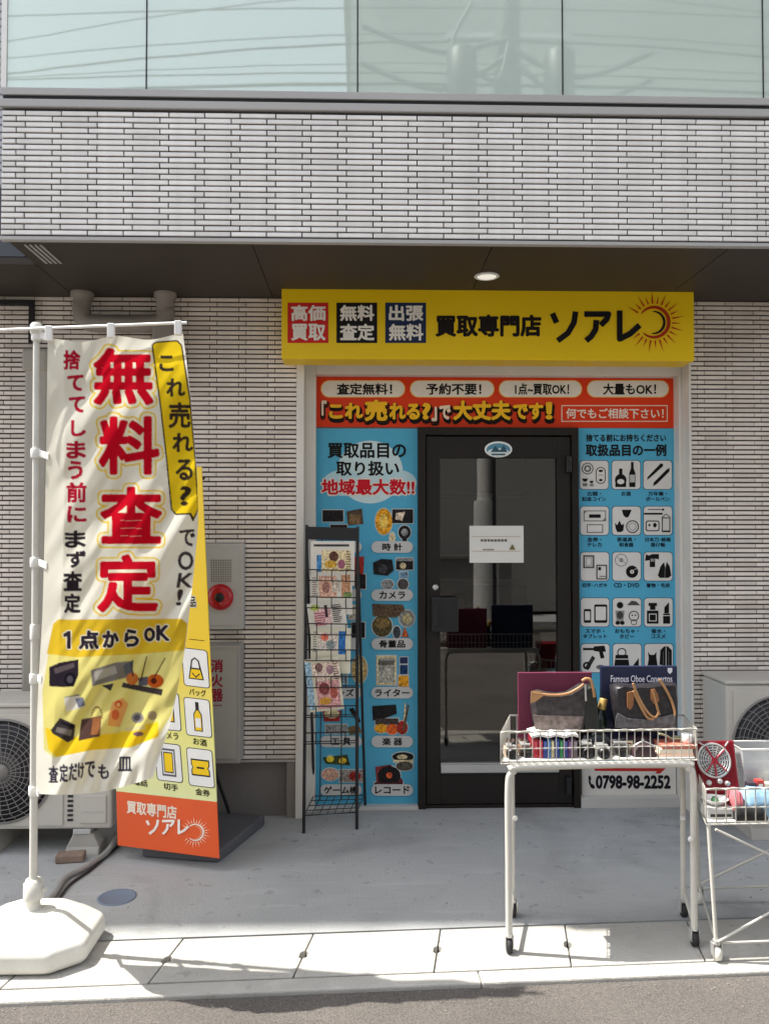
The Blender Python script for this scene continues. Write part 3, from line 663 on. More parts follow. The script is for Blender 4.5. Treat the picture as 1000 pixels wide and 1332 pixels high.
def icon(r, c, ik, x, y):
    Rr = lambda a, b, cc, d_, col=IC: ik.rect(x + a, y + b, x + cc, y + d_, col)
    E = lambda a, b, rx, ry, col=IC, rot=0: ik.ell(x + a, y + b, rx, ry, col, 20, rot)
    P = lambda pts, col=IC: ik.poly([(x + a, y + b) for a, b in pts], col)
    Rg = lambda a, b, ro, ri, col=IC: ik.ring(x + a, y + b, ro, ri, col)
    L = lambda a, b, cc, d_, w_=1.1, col=IC: ik.line((x + a, y + b), (x + cc, y + d_), w_, col)
    k = r * 3 + c
    if k == 0:
        Rg(9.5, 10, 7.6, 6.4, (80, 80, 80)); Rg(9.5, 10, 4.6, 2.4, (110, 110, 110)); ik.rrect(x + 20, y + 8, x + 33, y + 30, 6.3, (70, 70, 70)); ik.rrect(x + 21.2, y + 9.2, x + 31.8, y + 28.8, 5.2, PW); E(26.5, 13, 3, 1.6); E(26.5, 25, 2.4, 1.6); Rr(23.5, 18, 29.5, 18.8, (120, 120, 120))
        P([(2, 23), (10, 23), (8, 27), (4, 27)]); Rr(3, 29, 9, 33, (120, 120, 118)); P([(12, 26), (17, 26), (16, 29), (13, 29)]); Rr(12, 30, 17, 33, (140, 140, 138))
    elif k == 1:
        E(11, 25, 7.6, 8); Rr(4, 25, 18, 34); Rr(8.8, 10, 13.2, 18); E(11, 27, 4.6, 3.4, PW); Rr(22, 16, 30, 34); P([(22, 16), (24.5, 9), (27.5, 9), (30, 16)]); Rr(24.3, 1.5, 27.7, 9); Rr(22.9, 18, 29.1, 28, (195, 195, 192))
    elif k == 2:
        P([(4, 25), (5, 21), (22, 3), (25, 4), (25, 7), (8, 22)]); P([(12, 33), (13, 28), (30, 11), (34, 9), (33, 14), (17, 30)])
    elif k == 3:
        ik.frame(x + 4, y + 5, x + 33, y + 19, 1, (90, 90, 90)); Rr(11, 10, 26, 14.5); P([(4, 5), (9, 5), (4, 10)], (120, 120, 118)); P([(33, 19), (28, 19), (33, 13)], (120, 120, 118)); ik.frame(x + 8, y + 23, x + 29, y + 34, 1, (110, 110, 110))
    elif k == 4:
        P([(12, 4), (25, 4), (22, 11), (20, 14), (17, 14), (14, 11)]); P([(3, 21), (6, 24), (9, 18), (12, 24), (15, 22), (14, 31), (11, 33), (6, 33), (4, 28)]); Rg(26, 26, 8.4, 7, (70, 70, 70)); Rg(26, 26, 5, 4.2, (150, 150, 150))
    elif k == 5:
        Rr(5, 3, 22, 4.2, (90, 90, 90)); Rr(23, 2.5, 26, 5); Rr(0, 8, 24, 10.4); ik.rrect(x + 2, y + 18, x + 20, y + 32, 3, (60, 60, 60)); ik.rrect(x + 3.4, y + 19.4, x + 18.6, y + 30.6, 2, PW); E(14, 24, 2.4, 3); E(7, 24, 1.5, 1.5); ik.frame(x + 23, y + 14, x + 34, y + 33, 1.2, (60, 60, 60)); L(23, 14, 28.5, 9.5, .8); L(34, 14, 28.5, 9.5, .8); Rr(23, 31, 34, 33)
    elif k == 6:
        ik.frame(x + 3, y + 3.5, x + 17.5, y + 20.5, 2.2, (95, 95, 95)); ik.frame(x + 6.5, y + 7, x + 14, y + 17, .7, (150, 150, 150)); ik.frame(x + 20, y + 16, x + 34, y + 35, 1.4, (60, 60, 60)); Rr(22.5, 19, 26, 23)
        Rr(24, 30.5, 32, 31.5, (120, 120, 120))
    elif k == 7:
        Rg(11, 10, 8.2, 7.4, (110, 110, 110)); Rg(11, 10, 2.4, 1.2, (60, 60, 60)); L(5, 6, 17, 14, .7, (150, 150, 150)); E(25, 25, 8, 8); E(25, 25, 2.6, 2.6, PW); E(25, 25, 1, 1); P([(26, 23), (31, 19), (32.5, 22)], (140, 140, 140))
    elif k == 8:
        P([(2, 2), (6, 4), (10, 2), (19, 2), (19, 9), (14, 8), (14, 19), (7, 19), (7, 10), (1, 11)]); Rr(8, 8, 13, 12, (150, 150, 148)); P([(26, 12), (29, 12), (33, 18), (35, 30), (31.5, 33), (20, 33), (17.5, 30), (21, 18)]); P([(25.5, 12), (29, 12), (27.3, 20)], PW); L(27, 20, 26.5, 33, .7, (120, 120, 120))
    elif k == 9:
        ik.rrect(x + 3.5, y + 14, x + 13, y + 32, 1.5, IC); Rr(5, 17, 11.6, 28.5, PW); ik.rrect(x + 17, y + 8, x + 34, y + 32, 2, IC); Rr(18.8, 11, 32.2, 28.5, PW)
    elif k == 10:
        E(9, 9, 3.8, 4); Rg(9, 9, 4.4, 3.6, (90, 90, 90)); P([(3, 16), (15, 16), (13, 33), (5, 33)], (150, 150, 146)); E(9, 22, 4.2, 5, (70, 70, 70)); E(6, 32, 3, 2.6); E(12, 32, 3, 2.6); P([(18, 9), (24, 3), (30, 4), (35, 9)], (80, 80, 80)); Rg(27, 23, 6.8, 5.6, (80, 80, 80)); E(25, 22, 1, 1); E(29, 22, 1, 1); Rg(27, 31, 4, 3, (110, 110, 110))
    elif k == 11:
        Rr(3, 16, 18, 33); Rr(7, 10, 14, 15); Rr(5, 6, 16, 10); ik.frame(x + 5.5, y + 20, x + 15.5, y + 30, 1, PW); Rr(24, 20, 33, 33); Rr(25.5, 12, 31.5, 19.5); P([(25.5, 12), (31.5, 5), (31.5, 12)])
        Rr(24, 22, 33, 23, PW)
    elif k == 12:
        Rr(2, 5, 16, 8); P([(16, 3), (30, 2), (32, 10), (28, 10), (30, 18), (25, 19), (23, 10), (16, 9)]); P([(4, 32), (14, 15), (18, 18), (9, 34)], (50, 50, 50)); Rg(7, 28, 5, 2.5); E(25, 30, 6, 3, (110, 110, 110))
    elif k == 13:
        P([(3, 14), (19, 14), (21, 29), (1, 29)]); ik.ring(x + 11, y + 11, 6, 4.6, IC); Rr(1.5, 19, 20.5, 20, PW); P([(22, 33), (33, 18), (33, 33)])
    else:
        P([(4, 10), (7, 14), (12, 14), (15, 10), (15, 18), (17, 31), (3, 31), (5, 19)]); P([(20, 8), (25, 3), (30, 3), (35, 8), (35, 28), (31, 28), (31, 30), (22, 30), (22, 27), (19, 27)]); L(27.5, 4, 27.5, 30, .8, PW); L(24, 10, 24, 28, .5, (130, 130, 130)); L(31, 10, 31, 28, .5, (130, 130, 130))
for r in range(5):
    for c in range(3):
        x = (754.5, 796, 837)[c] + r * .35; y = 599.5 + r * 59.6
        ik = Ink(sf); ik.rrect(x - 1, y - 1, x + 37.2, y + 37.5, 4.5, (60, 85, 110)); ik.rrect(x - .2, y - .2, x + 36.4, y + 36.7, 4.2, PW); o = ik.build('icon_tile', RPO)
        ik = Ink(sf, .0022); icon(r, c, ik, x, y); ik.build('icon', o)
        ls = caps[r][c].split('/')
        if r == 4: continue
        ik = Ink(sf)
        for i, l in enumerate(ls):
            hw = min(16.5, 3.1 * len(l)); ik.text(l, x + 18 - hw, y + 39.8 + i * 6.8, x + 18 + hw, y + 45.6 + i * 6.8, (24, 40, 55), .03)
        ik.build('caption', RPO)

# ================================================================== WALL FIXTURES
def wbox(mb, x0, y0, x1, y1, Y, dep, inset=0):
    cx, cy = (x0 + x1) / 2, (y0 + y1) / 2
    return mb.box(at(x0, cy, Y).x, at(x1, cy, Y).x, Y, Y + dep, at(cx, y1, Y).z, at(cx, y0, Y).z)
Ya = Yw - .09
FA = thing('fire_alarm_panel', 'pale grey wall box with a round red fire alarm lamp', 'fire alarm', at(287, 819, Ya))
p = MB(); wbox(p, 257, 707, 316, 819, Ya, .078); p.build('cabinet', M['grey'], FA, .004)
p = MB(); wbox(p, 262, 712, 311, 814, Ya - .004, .0035); p.build('door_plate', M['grey'], FA, .002)
p = MB()
for i in range(9):
    for j in range(10):
        q = at(275 + i * 3.1, 729 + j * 3.0, Ya - .0045); p.box(q.x - .0035, q.x + .0035, Ya - .0056, Ya - .0042, q.z - .0035, q.z + .0035)
p.build('speaker_grille', M['plinth'], FA)
q = at(287, 776.5, Ya - .004); p = MB(); p.lathe(q, [(.066, 0), (.068, .012), (.062, .022), (.045, .034), (.022, .040), (.0, .041)], 36, 'y'); o = p.build('alarm_lamp', M['alarmred'], FA)
p = MB(); p.lathe(q + Vector((0, -.036, 0)), [(.024, 0), (.024, .008), (.017, .012), (.0, .013)], 24, 'y'); p.build('lamp_cap', M['rackblack'], o)
ik = Ink(facade(Ya - .044)); ik.poly([(285, 784), (289, 784), (287, 787.5)], (200, 120, 120)); ik.build('lamp_mark', o)
Ye = Yw - .16
FE = thing('extinguisher_cabinet', 'grey wall cabinet lettered in red below the fire alarm', 'fire cabinet', at(282, 995, Ye))
p = MB(); wbox(p, 240, 840, 312, 994, Ye, .148); p.build('cabinet', mat('cabinet_grey', (.37, .355, .33), .5, .06, 4), FE, .006)
p = MB(); wbox(p, 245, 846, 307, 988, Ye - .006, .0055); p.build('cabinet_door', mat('cabinet_door', (.40, .385, .355), .5, .06, 4), FE, .003)
ik = Ink(facade(Ye - .0062))
for i, ch in enumerate('消火器'): ik.text(ch, 274, 858 + i * 19, 290, 875 + i * 19, (150, 40, 60), .03)
ik.rect(275, 917, 289, 918.2, (150, 60, 70)); ik.build('lettering', FE)

PP = thing('vent_pipe', 'taupe pipe pair dropping from the soffit into a cross run behind the flag', 'pipe', at(160, 412, Yw - .08))
p = MB(); za = at(160, 420, Yw - .08).z
for x in (107, 215):
    X = at(x, 390, Yw - .08).x
    p.lathe((X, Yw - .08, SOF - .002), [(.058, 0), (.058, -.025), (.046, -.027), (.046, -.10 if x > 200 else -.06)], 20)
xa, xb = at(107, 400, Yw - .08).x, at(215, 400, Yw - .08).x
pth = curve_pts([(xa, Yw - .08, SOF - .05), (xa, Yw - .08, za + .05), (xa + .05, Yw - .08, za), (xb - .06, Yw - .08, za), (xb, Yw - .08, za + .05), (xb, Yw - .08, SOF - .09)], 6)
p.tube(pth, .046, 16); p.build('pipe', M['taupe'], PP)
p = MB(); p.box(xb - .055, xb + .055, Yw - .135, Yw - .011, za - .30, za - .01); p.build('pipe_cover', M['taupe'], PP, .012)
DU = thing('duct_cover', 'beige plastic duct cover running down the tiles behind the flag pole', 'duct', at(45, 900, Yw - .07))
p = MB(); wbox(p, 29, 478, 60, 920, Yw - .075, .064); p.build('duct', M['duct'], DU, .014)
p = MB(); wbox(p, 27, 452, 62, 482, Yw - .088, .077); p.build('duct_cap', M['duct'], DU, .018)
CN = thing('strip', 'black square conduit bending at the top left of the wall', 'strip', at(42, 450, Yw - .03))
p = MB(); wbox(p, -40, 389.5, 43, 394.5, Yw - .035, .024); wbox(p, 37, 394.8, 43, 446, Yw - .035, .024); p.build('strip', M['black'], CN)  # plain black square-section lengths forming an L on the wall

# air conditioner outdoor unit (one model, set twice)
def make_ac(x0, Y, z0, label):
    W_, H_, D_ = .78, .60, .29
    T = thing('outdoor_unit', label, 'air conditioner', (x0 + W_ / 2, Y + D_ / 2, z0), 'air conditioner outdoor units')
    p = MB(); p.box(x0, x0 + W_, Y, Y + D_, z0 + .012, z0 + H_ - .022); p.build('casing', M['ac'], T, .012)
    p = MB(); p.box(x0 - .006, x0 + W_ + .006, Y - .008, Y + D_ + .004, z0 + H_ - .020, z0 + H_); p.build('top_plate', M['ac'], T, .008)
    cx, cz, r = x0 + .27, z0 + .285, .235
    p = MB(); p.box(x0 + .035, x0 + .035 + .52, Y - .006, Y - .0004, z0 + .03, z0 + .55); fo_ = p.build('fan_panel', M['ac'], T, .005)
    p = MB(); p.lathe((cx, Y - .0062, cz), [(r, 0), (r, .0012), (0.0, .0014)], 48, 'y'); p.build('fan_opening', M['acdark'], T)
    p = MB(); p.lathe((cx, Y - .0078, cz), [(.085, 0), (.085, .002), (.05, .004), (0, .0045)], 24, 'y'); hub = p.build('fan_hub', mat('fan_hub', (.09, .085, .09), .5, .1), T)
    g_ = MB(); yg = Y - .020
    for k in range(11):
        rr = .03 + k * (r + .004 - .03) / 10
        g_.tube([(cx + rr * math.cos(t * math.pi / 20), yg + (.011 if k == 10 else 0), cz + rr * math.sin(t * math.pi / 20)) for t in range(40)], .0018 if k < 10 else .006, 5, True)
    for k in range(28):
        t = 2 * math.pi * k / 28; g_.tube([(cx + .03 * math.cos(t), yg, cz + .03 * math.sin(t)), (cx + .2 * math.cos(t + .25), yg, cz + .2 * math.sin(t + .25)), (cx + r * math.cos(t + .32), yg + .010, cz + r * math.sin(t + .32))], .0018, 5)
    g_.lathe((cx, yg + .002, cz), [(.036, 0), (.036, .004), (0, .006)], 20, 'y')
    g_.build('fan_grille', M['grillewire'], T)
    p = MB()
    for k in range(22): p.box(x0 + .575, x0 + .60, Y - .003, Y + .001, z0 + .05 + k * .022, z0 + .061 + k * .022)
    p.build('louvre_strip', M['acdark'], T)
    p = MB(); p.box(x0 + .632, x0 + .755, Y - .006, Y - .0004, z0 + .04, z0 + .17); cv = p.build('service_cover', M['ac'], T, .006)
    p = MB(); p.box(x0 + .648, x0 + .74, Y - .0085, Y - .0065, z0 + .095, z0 + .10); p.build('cover_groove', M['grey'], cv)
    p = MB()
    for x in (x0 + .13, x0 + .60):
        for yy in (Y + .0, Y + D_ - .05): p.box(x, x + .08, yy, yy + .05, z0 - .012, z0 + .0115)
    p.build('foot', M['grey'], T, .003)
    return T
A1x = at(146, 1000, -.62)
AC1 = make_ac(A1x.x - .78, -.62, .105, 'beige outdoor air conditioner unit behind the flag pole, on low resin blocks')
AC2 = make_ac(at(944, 900, -.46).x, -.46, .165, 'beige outdoor air conditioner unit standing behind the red grille box')
def ac_block(x, Y, h, lab, dx=.16):
    b_ = MB()
    b_.loft([[Vector((x + sx * dx / 2 * s, Y + sy * .21 * (1 if s == 1 else .92), z)) for sx, sy in ((-1, -1), (1, -1), (1, 1), (-1, 1))] for s, z in ((1, .001), (.95, h * .35), (.62, h * .9), (.62, h - .0005))], smooth=False)
    o = b_.build('support_block', M['block'], None, .006, (x, Y, 0)); tag(o, lab, 'support block', 'resin blocks under the outdoor units')
Q = at(118, 1090, -.5)
ac_block(Q.x, -.42, .0925, 'grey resin block under the beige unit beside the red brick')
ac_block(AC1.location.x - .22, -.42, .0925, 'grey resin block under the beige unit, left edge of the picture')
ac_block(AC2.location.x - .22, -.32, .1525, 'tall grey resin block under the unit behind the red box, its left one')
ac_block(AC2.location.x + .25, -.32, .1525, 'tall grey resin block under the unit behind the red box, its right one')
bq = atz(92, 1120)
b_ = MB(); b_.box(-.062, .062, -.035, .035, 0.001, .036); o = b_.build('brick', M['brick'], None, .006); o.location = (bq.x, bq.y, 0); o.rotation_euler = (0, 0, R(8)); tag(o, 'weathered brown brick lying on the ground before the grey block', 'brick')
b_ = MB(); b_.tube(curve_pts([at(152, 1085, -.5) * 1, atz(140, 1108, .02), atz(112, 1128, .016), atz(85, 1142, .015), atz(66, 1168, .014), atz(30, 1185, .014), atz(-20, 1190, .014)]), .013, 8); o = b_.build('drain_hose', M['hose'], None, loc=atz(112, 1128)); tag(o, 'grey corrugated drain hose trailing past the brown brick', 'hose')
b_ = MB(); b_.tube(curve_pts([atz(160, 1095, .008), atz(120, 1130, .007), atz(92, 1150, .007), atz(74, 1172, .007), atz(52, 1188, .007), atz(-10, 1200, .007)]), .006, 6); o = b_.build('power_cable', M['cable'], None, loc=atz(92, 1150)); tag(o, 'thin black cable along the ground beside the grey hose', 'cable')
q = atz(152, 1168); p = MB(); p.lathe((q.x, q.y, 0), [(.078, .0), (.078, .003), (.070, .004), (.068, .0025), (.0, .003)], 36); o = p.build('floor_drain', mat('drain_cast', (.16, .20, .27), .55, .1), None, loc=q); tag(o, 'small round blue grey drain lid set in the concrete', 'drain lid')

# ================================================================== PAMPHLET RACK
RK = thing('pamphlet_rack', 'tall black wire rack with a slanted column of pamphlet pockets', 'rack', atz(430, 1075))
fl, frr = atz(395, 1084), atz(464, 1079); bl_, br_ = atz(409, 1054), atz(475, 1052)
tl_, tr_ = at(399, 683, fl.y + .10), at(465, 685, fl.y + .10)
FP = lambda s, v: (fl * (1 - s) + frr * s) * (1 - v) + (tl_ * (1 - s) + tr_ * s) * v     # front frame plane, v from the floor up
for a_, b_ in ((fl, tl_), (frr, tr_)):
    p = MB(); p.tube([a_ + Vector((0, 0, .001)), b_], .0085, 8); p.build('leg', M['rackblack'], RK)
for a_, b_, s in ((bl_, tl_, 0), (br_, tr_, 1)):
    p = MB(); p.tube([a_ + Vector((0, 0, .001)), FP(s, .93) + Vector((0, .012, 0))], .0075, 8); p.build('leg', M['rackblack'], RK)
p = MB(); a_, b_ = FP(0, .952), FP(1, .952); n_ = Vector((0, -.012, 0)); up = tl_ - FP(0, .957)
p.obox(a_ + n_, b_ - a_, (0, .008, 0), up); p.build('header_plate', M['rackblack'], RK, .002)
rows_y = [742, 778, 813, 847, 882, 920, 954]
def rv(y):  # height on the front frame from a picture row
    return max(0, min(1, (1084 - y) / (1084 - 683.0)))
wr = MB()
for y in rows_y:
    v = rv(y); a_, b_ = FP(0, v), FP(1, v); o_ = Vector((0, -.045, 0))
    wr.tube([a_, a_ + o_, b_ + o_, b_], .0032, 6); lo_ = Vector((0, 0, -.055))
    wr.tube([a_ + lo_, a_ + lo_ + o_, b_ + lo_ + o_, b_ + lo_], .0028, 6)
    wr.tube([a_ + lo_, b_ + lo_], .0026, 6)
    for s in (.22, .5, .78):
        c_ = a_ * (1 - s) + b_ * s; wr.tube([c_ + lo_, c_ + lo_ + o_, c_ + o_], .0024, 6)
wr.build('pocket_wire', M['rackblack'], RK)
wr = MB()
for s in (.3, .7):
    wr.tube([FP(s, .10), FP(s, .955)], .003, 6)
wr.build('back_wire', M['rackblack'], RK)
wr = MB(); v = rv(1062); a_, b_ = FP(0, v), FP(1, v); c_, d_ = bl_ * .86 + tl_ * .14, br_ * .86 + tr_ * .14; c_.z = a_.z; d_.z = b_.z
wr.tube([a_, b_, d_, c_], .0035, 6, True)
for k in range(1, 7): s = k / 7; wr.tube([a_ * (1 - s) + b_ * s, c_ * (1 - s) + d_ * s], .0025, 6)
for k in range(1, 4): s = k / 4; wr.tube([a_ * (1 - s) + c_ * s, b_ * (1 - s) + d_ * s], .0025, 6)
wr.build('bottom_shelf', M['rackblack'], RK)

def pamphlet(x0, y0, x1, y1, v, tilt, lab, parts_, base=(225, 222, 212), out=.02):
    """a stack of paper in a pocket: thin slab plus its print"""
    c = FP(.5, v); cy = c.y - out
    sf = facade(cy); cx, my = (x0 + x1) / 2, (y0 + y1) / 2
    def rot(px, py):
        a = R(tilt); dx, dy = px - cx, py - my
        return cx + dx * math.cos(a) - dy * math.sin(a), my + dx * math.sin(a) + dy * math.cos(a)
    T = thing('pamphlet', lab, 'pamphlet', sf.p(cx, y1), 'pamphlets in the black rack')
    P = [sf.p(*rot(x, y)) for x, y in ((x0, y1), (x1, y1), (x1, y0), (x0, y0))]
    p = MB(); p.prism(P, (0, .006, 0)); p.build('sheet', mat('pamphlet_paper', lin(base), .6, .05, 8), T)
    ik = Ink(sf, .0006)
    for q in parts_:
        if q[0] == 'r': ik.poly([rot(x0 + q[1], y0 + q[4]), rot(x0 + q[3], y0 + q[4]), rot(x0 + q[3], y0 + q[2]), rot(x0 + q[1], y0 + q[2])], q[5])
        elif q[0] == 'e':
            pts = [rot(x0 + q[1] + q[3] * math.cos(k * .4189), y0 + q[2] + q[4] * math.sin(k * .4189)) for k in range(15)]; ik.poly(pts, q[5])
    ik.build('print', T, PHOTO)
    ik = Ink(sf, .0042); rnd = random.Random(int(x0 * 7 + y0))
    for q in parts_:
        if q[0] == 't':
            for k in range(q[5]):
                yy = q[2] + (q[4] - q[2]) * (k + .5) / q[5]; xx = q[3] - rnd.uniform(0, .35) * (q[3] - q[1])
                ik.poly([rot(x0 + q[1], y0 + yy + .5), rot(x0 + xx, y0 + yy + .5), rot(x0 + xx, y0 + yy - .5), rot(x0 + q[1], y0 + yy - .5)], q[6])
    if ik.v: ik.build('lettering', T)
pamphlet(404, 704, 461, 762, rv(742), 0, 'white pamphlet with a small portrait picture, topmost in the black rack',
         [('r', 4, 4, 50, 7, (60, 60, 66)), ('r', 14, 12, 52, 40, (205, 190, 150)), ('e', 30, 20, 6, 7, (90, 60, 50)), ('e', 26, 30, 8, 5, (190, 150, 60)), ('r', 8, 18, 14, 40, (70, 130, 180)), ('e', 40, 30, 5, 6, (150, 90, 110)), ('t', 46, 12, 53, 38, 8, (120, 100, 80))], out=.008)
pamphlet(404, 746, 458, 800, rv(778), -1, 'pink and tan printed pamphlet in the second pocket of the black rack',
         [('r', 11, 3, 34, 32, (205, 165, 145)), ('r', 40, 2, 52, 32, (185, 140, 110)), ('e', 20, 18, 5, 8, (150, 110, 100)), ('r', 28, 8, 38, 24, (190, 180, 165)), ('t', 2, 4, 10, 30, 9, (140, 120, 120)), ('e', 48, 28, 6, 4, (110, 130, 80))], out=.010)
pamphlet(402, 783, 451, 838, rv(813), -7, 'tilted white pamphlet with dark columns of text in the third pocket of the rack',
         [('r', 8, 8, 30, 30, (215, 180, 180)), ('e', 10, 6, 6, 4, (170, 185, 90)), ('r', 22, 4, 26, 20, (70, 50, 60)), ('t', 32, 4, 44, 28, 9, (50, 45, 50)), ('t', 8, 12, 26, 30, 6, (180, 90, 110))], out=.012)
pamphlet(404, 817, 456, 876, rv(847), 1, 'white pamphlet with a blue side band in the fourth pocket of the rack',
         [('r', 36, 4, 45, 34, (50, 105, 170)), ('r', 10, 6, 34, 30, (205, 195, 185)), ('e', 18, 12, 5, 5, (210, 110, 90)), ('e', 26, 22, 6, 6, (130, 140, 140)), ('t', 3, 4, 9, 32, 9, (120, 120, 130))], (230, 226, 205), out=.014)
pamphlet(399, 856, 444, 925, rv(882), -6, 'large cream pamphlet with pink figures hanging low in the rack',
         [('r', 10, 6, 44, 32, (215, 195, 180)), ('r', 12, 30, 42, 66, (200, 150, 150)), ('r', 0, 4, 8, 66, (150, 180, 200)), ('e', 18, 12, 5, 6, (120, 90, 90)), ('e', 32, 16, 5, 6, (150, 120, 130)), ('e', 22, 40, 7, 8, (130, 70, 70)), ('e', 34, 46, 5, 8, (170, 90, 80)), ('e', 22, 56, 8, 5, (190, 140, 60)), ('t', 36, 4, 43, 30, 8, (90, 80, 80))], (226, 220, 198), out=.03)

# ================================================================== BANNER STAND
BLc, BRc, TRc = at(153, 1100, -.68), at(285, 1117, -.84), at(262, 607, -.60)
ux_ = (BRc - BLc); TLc = BLc + TRc - BRc; nb = (TRc - BRc).cross(ux_).normalized()
if nb.y > 0: nb = -nb
BS = thing('banner_stand', 'leaning yellow and orange banner stand on a dark grey weight behind the flag', 'banner stand', atz(235, 1100))
sb = Surf(BLc, ux_.normalized(), nb)
if sb.uz.z < 0: sb.n = -sb.n; sb.uz = -sb.uz
def banner_mat():
    m = bpy.data.materials.new('banner_print'); m.use_nodes = True; t = m.node_tree; b = bs(m); b.inputs['Roughness'].default_value = .5
    tc = t.nodes.new('ShaderNodeTexCoord'); sp = t.nodes.new('ShaderNodeSeparateXYZ'); t.links.new(tc.outputs['Object'], sp.inputs[0])
    r = t.nodes.new('ShaderNodeValToRGB'); mr = t.nodes.new('ShaderNodeMapRange'); mr.inputs['From Max'].default_value = 1.8
    t.links.new(sp.outputs[2], mr.inputs[0]); t.links.new(mr.outputs[0], r.inputs[0])
    r.color_ramp.elements[0].position = .12; r.color_ramp.elements[0].color = (.78, .84, .46, 1)
    r.color_ramp.elements[1].position = .50; r.color_ramp.elements[1].color = (.90, .62, .02, 1)
    x = r.color_ramp.elements.new(.36); x.color = (.88, .82, .22, 1)
    n = t.nodes.new('ShaderNodeTexNoise'); n.inputs['Scale'].default_value = 4; t.links.new(tc.outputs['Object'], n.inputs['Vector'])
    mm = t.nodes.new('ShaderNodeMapRange'); mm.inputs['To Min'].default_value = .92; mm.inputs['To Max'].default_value = 1.06; t.links.new(n.outputs[0], mm.inputs[0])
    v = t.nodes.new('ShaderNodeVectorMath'); v.operation = 'SCALE'; t.links.new(r.outputs[0], v.inputs[0]); t.links.new(mm.outputs[0], v.inputs['Scale'])
    t.links.new(v.outputs[0], b.inputs['Base Color']); return m
up_ = TLc - BLc; f0 = .135
p = MB(); p.prism([BLc + up_ * f0, BRc + up_ * f0, TRc, TLc], nb * -.006); p.build('banner_sheet', banner_mat(), BS)
p = MB(); p.prism([BLc, BRc, BRc + up_ * (f0 - .0002), BLc + up_ * (f0 - .0002)], nb * -.006); p.build('orange_panel', mat('orange_print', (.78, .10, .015), .5, .08, 3), BS)
ik = Ink(sb); ik.text('買取専門店', 0, 0, 0, 0, (240, 225, 205), .03, quad=[(165, 1041), (230, 1049), (165, 1058)])
ik.build('lettering', BS)
ik = Ink(sb); soare(ik, (245, 238, 228), 190, 1066, .54, 6); ik.build('lettering', BS)
ik = Ink(sb); sunburst(ik, 254, 1083, 10.5, (245, 235, 220), (240, 150, 110), (248, 225, 195), .5); ik.build('sun_emblem', BS)
YK = (45, 42, 46); YY = (245, 205, 40)
def btile(cx, cy, sh, cap, capw, art):
    sk = .075
    q = lambda x, y: (cx + x + y * sk, cy + y + x * .12)
    def rr(x0, y0, x1, y1, r, col, ik):
        pts = []
        for ax, ay, a in ((x1 - r, y1 - r, 0), (x0 + r, y1 - r, 90), (x0 + r, y0 + r, 180), (x1 - r, y0 + r, 270)):
            for k in range(5): t = R(a + 22.5 * k); pts.append(q(ax + r * math.cos(t), ay + r * math.sin(t)))
        ik.poly(pts, col)
    ik = Ink(sb); rr(-17, -25, 17, 25, 4, (60, 60, 70), ik); rr(-16, -24, 16, 24, 3.4, (238, 238, 236), ik); o = ik.build('icon_tile', BS)
    ik = Ink(sb, .0022)
    for pts, col in art: ik.poly([q(*a) for a in pts], col)
    ik.build('icon', o)
    ik = Ink(sb); ik.text(cap, 0, 0, 0, 0, (50, 46, 30), .02, quad=[(cx - capw + 2.4, cy + 26), (cx + capw + 2.4, cy + 29), (cx - capw + 2.9, cy + 35)]); ik.build('lettering', BS)
bag_ = [([(-7, 0), (-10, 15), (10, 15), (7, 0)], YK), ([(-5.6, 2), (-8.4, 13.6), (8.4, 13.6), (5.6, 2)], YY), ([(-7, 0), (-5, -10), (0, -14), (5, -10), (7, 0), (5, 0), (3.6, -9), (0, -12), (-3.6, -9), (-5, 0)], YK), ([(-5, 6), (0, 11), (5, 6), (5, 8), (0, 13), (-5, 8)], YK)]
bot_ = [([(-5.5, 18), (-5.5, -4), (-2.2, -10), (-2.2, -20), (2.2, -20), (2.2, -10), (5.5, -4), (5.5, 18)], YK), ([(-4.2, 16.8), (-4.2, -3.6), (-1.2, -9), (1.2, -9), (4.2, -3.6), (4.2, 16.8)], YY), ([(-3.4, 1), (3.4, 1), (3.4, 13), (-3.4, 13)], (236, 236, 232))]
camr_ = [([(-9, -12), (9, -12), (9, 14), (-9, 14)], YK), ([(-7.6, -10.6), (7.6, -10.6), (7.6, 12.6), (-7.6, 12.6)], YY), ([(-4, -5), (4, -5), (5, 1), (4, 8), (-4, 8), (-5, 1)], YK), ([(-2.6, -3), (2.6, -3), (3.2, 1.4), (2.6, 6), (-2.6, 6), (-3.2, 1.4)], (236, 236, 232))]
stp_ = [([(-9, -18), (9, -18), (9, 18), (-9, 18)], (95, 95, 105)), ([(-7.4, -15.5), (7.4, -15.5), (7.4, 15.5), (-7.4, 15.5)], (225, 225, 222)), ([(-6, -13.5), (6, -13.5), (6, 13.5), (-6, 13.5)], YK), ([(-5, -12), (5, -12), (5, 12), (-5, 12)], YY)]
tic_ = [([(-12, -11), (12, -11), (12, -3), (10, 0), (12, 3), (12, 11), (-12, 11), (-12, 3), (-10, 0), (-12, -3)], YK), ([(-10.6, -9), (10.6, -9), (10.6, -3), (8.8, 0), (10.6, 3), (10.6, 9), (-10.6, 9), (-10.6, 3), (-8.8, 0), (-10.6, -3)], YY), ([(-5, -1), (5, -1), (5, 1.4), (-5, 1.4)], YK)]
btile(254.5, 869, 0, 'バッグ', 11, bag_); btile(257.5, 933.5, 0, 'お酒', 9, bot_); btile(261, 999, 0, '金券', 9.5, tic_)
btile(217.5, 925, 0, 'カメラ', 12, camr_); btile(219.5, 992, 0, '切手', 9.5, stp_); btile(180, 986, 0, '電話', 9.5, bot_); btile(178, 919, 0, '時計', 9.5, stp_); btile(214.5, 861, 0, '貴金属', 12, tic_)
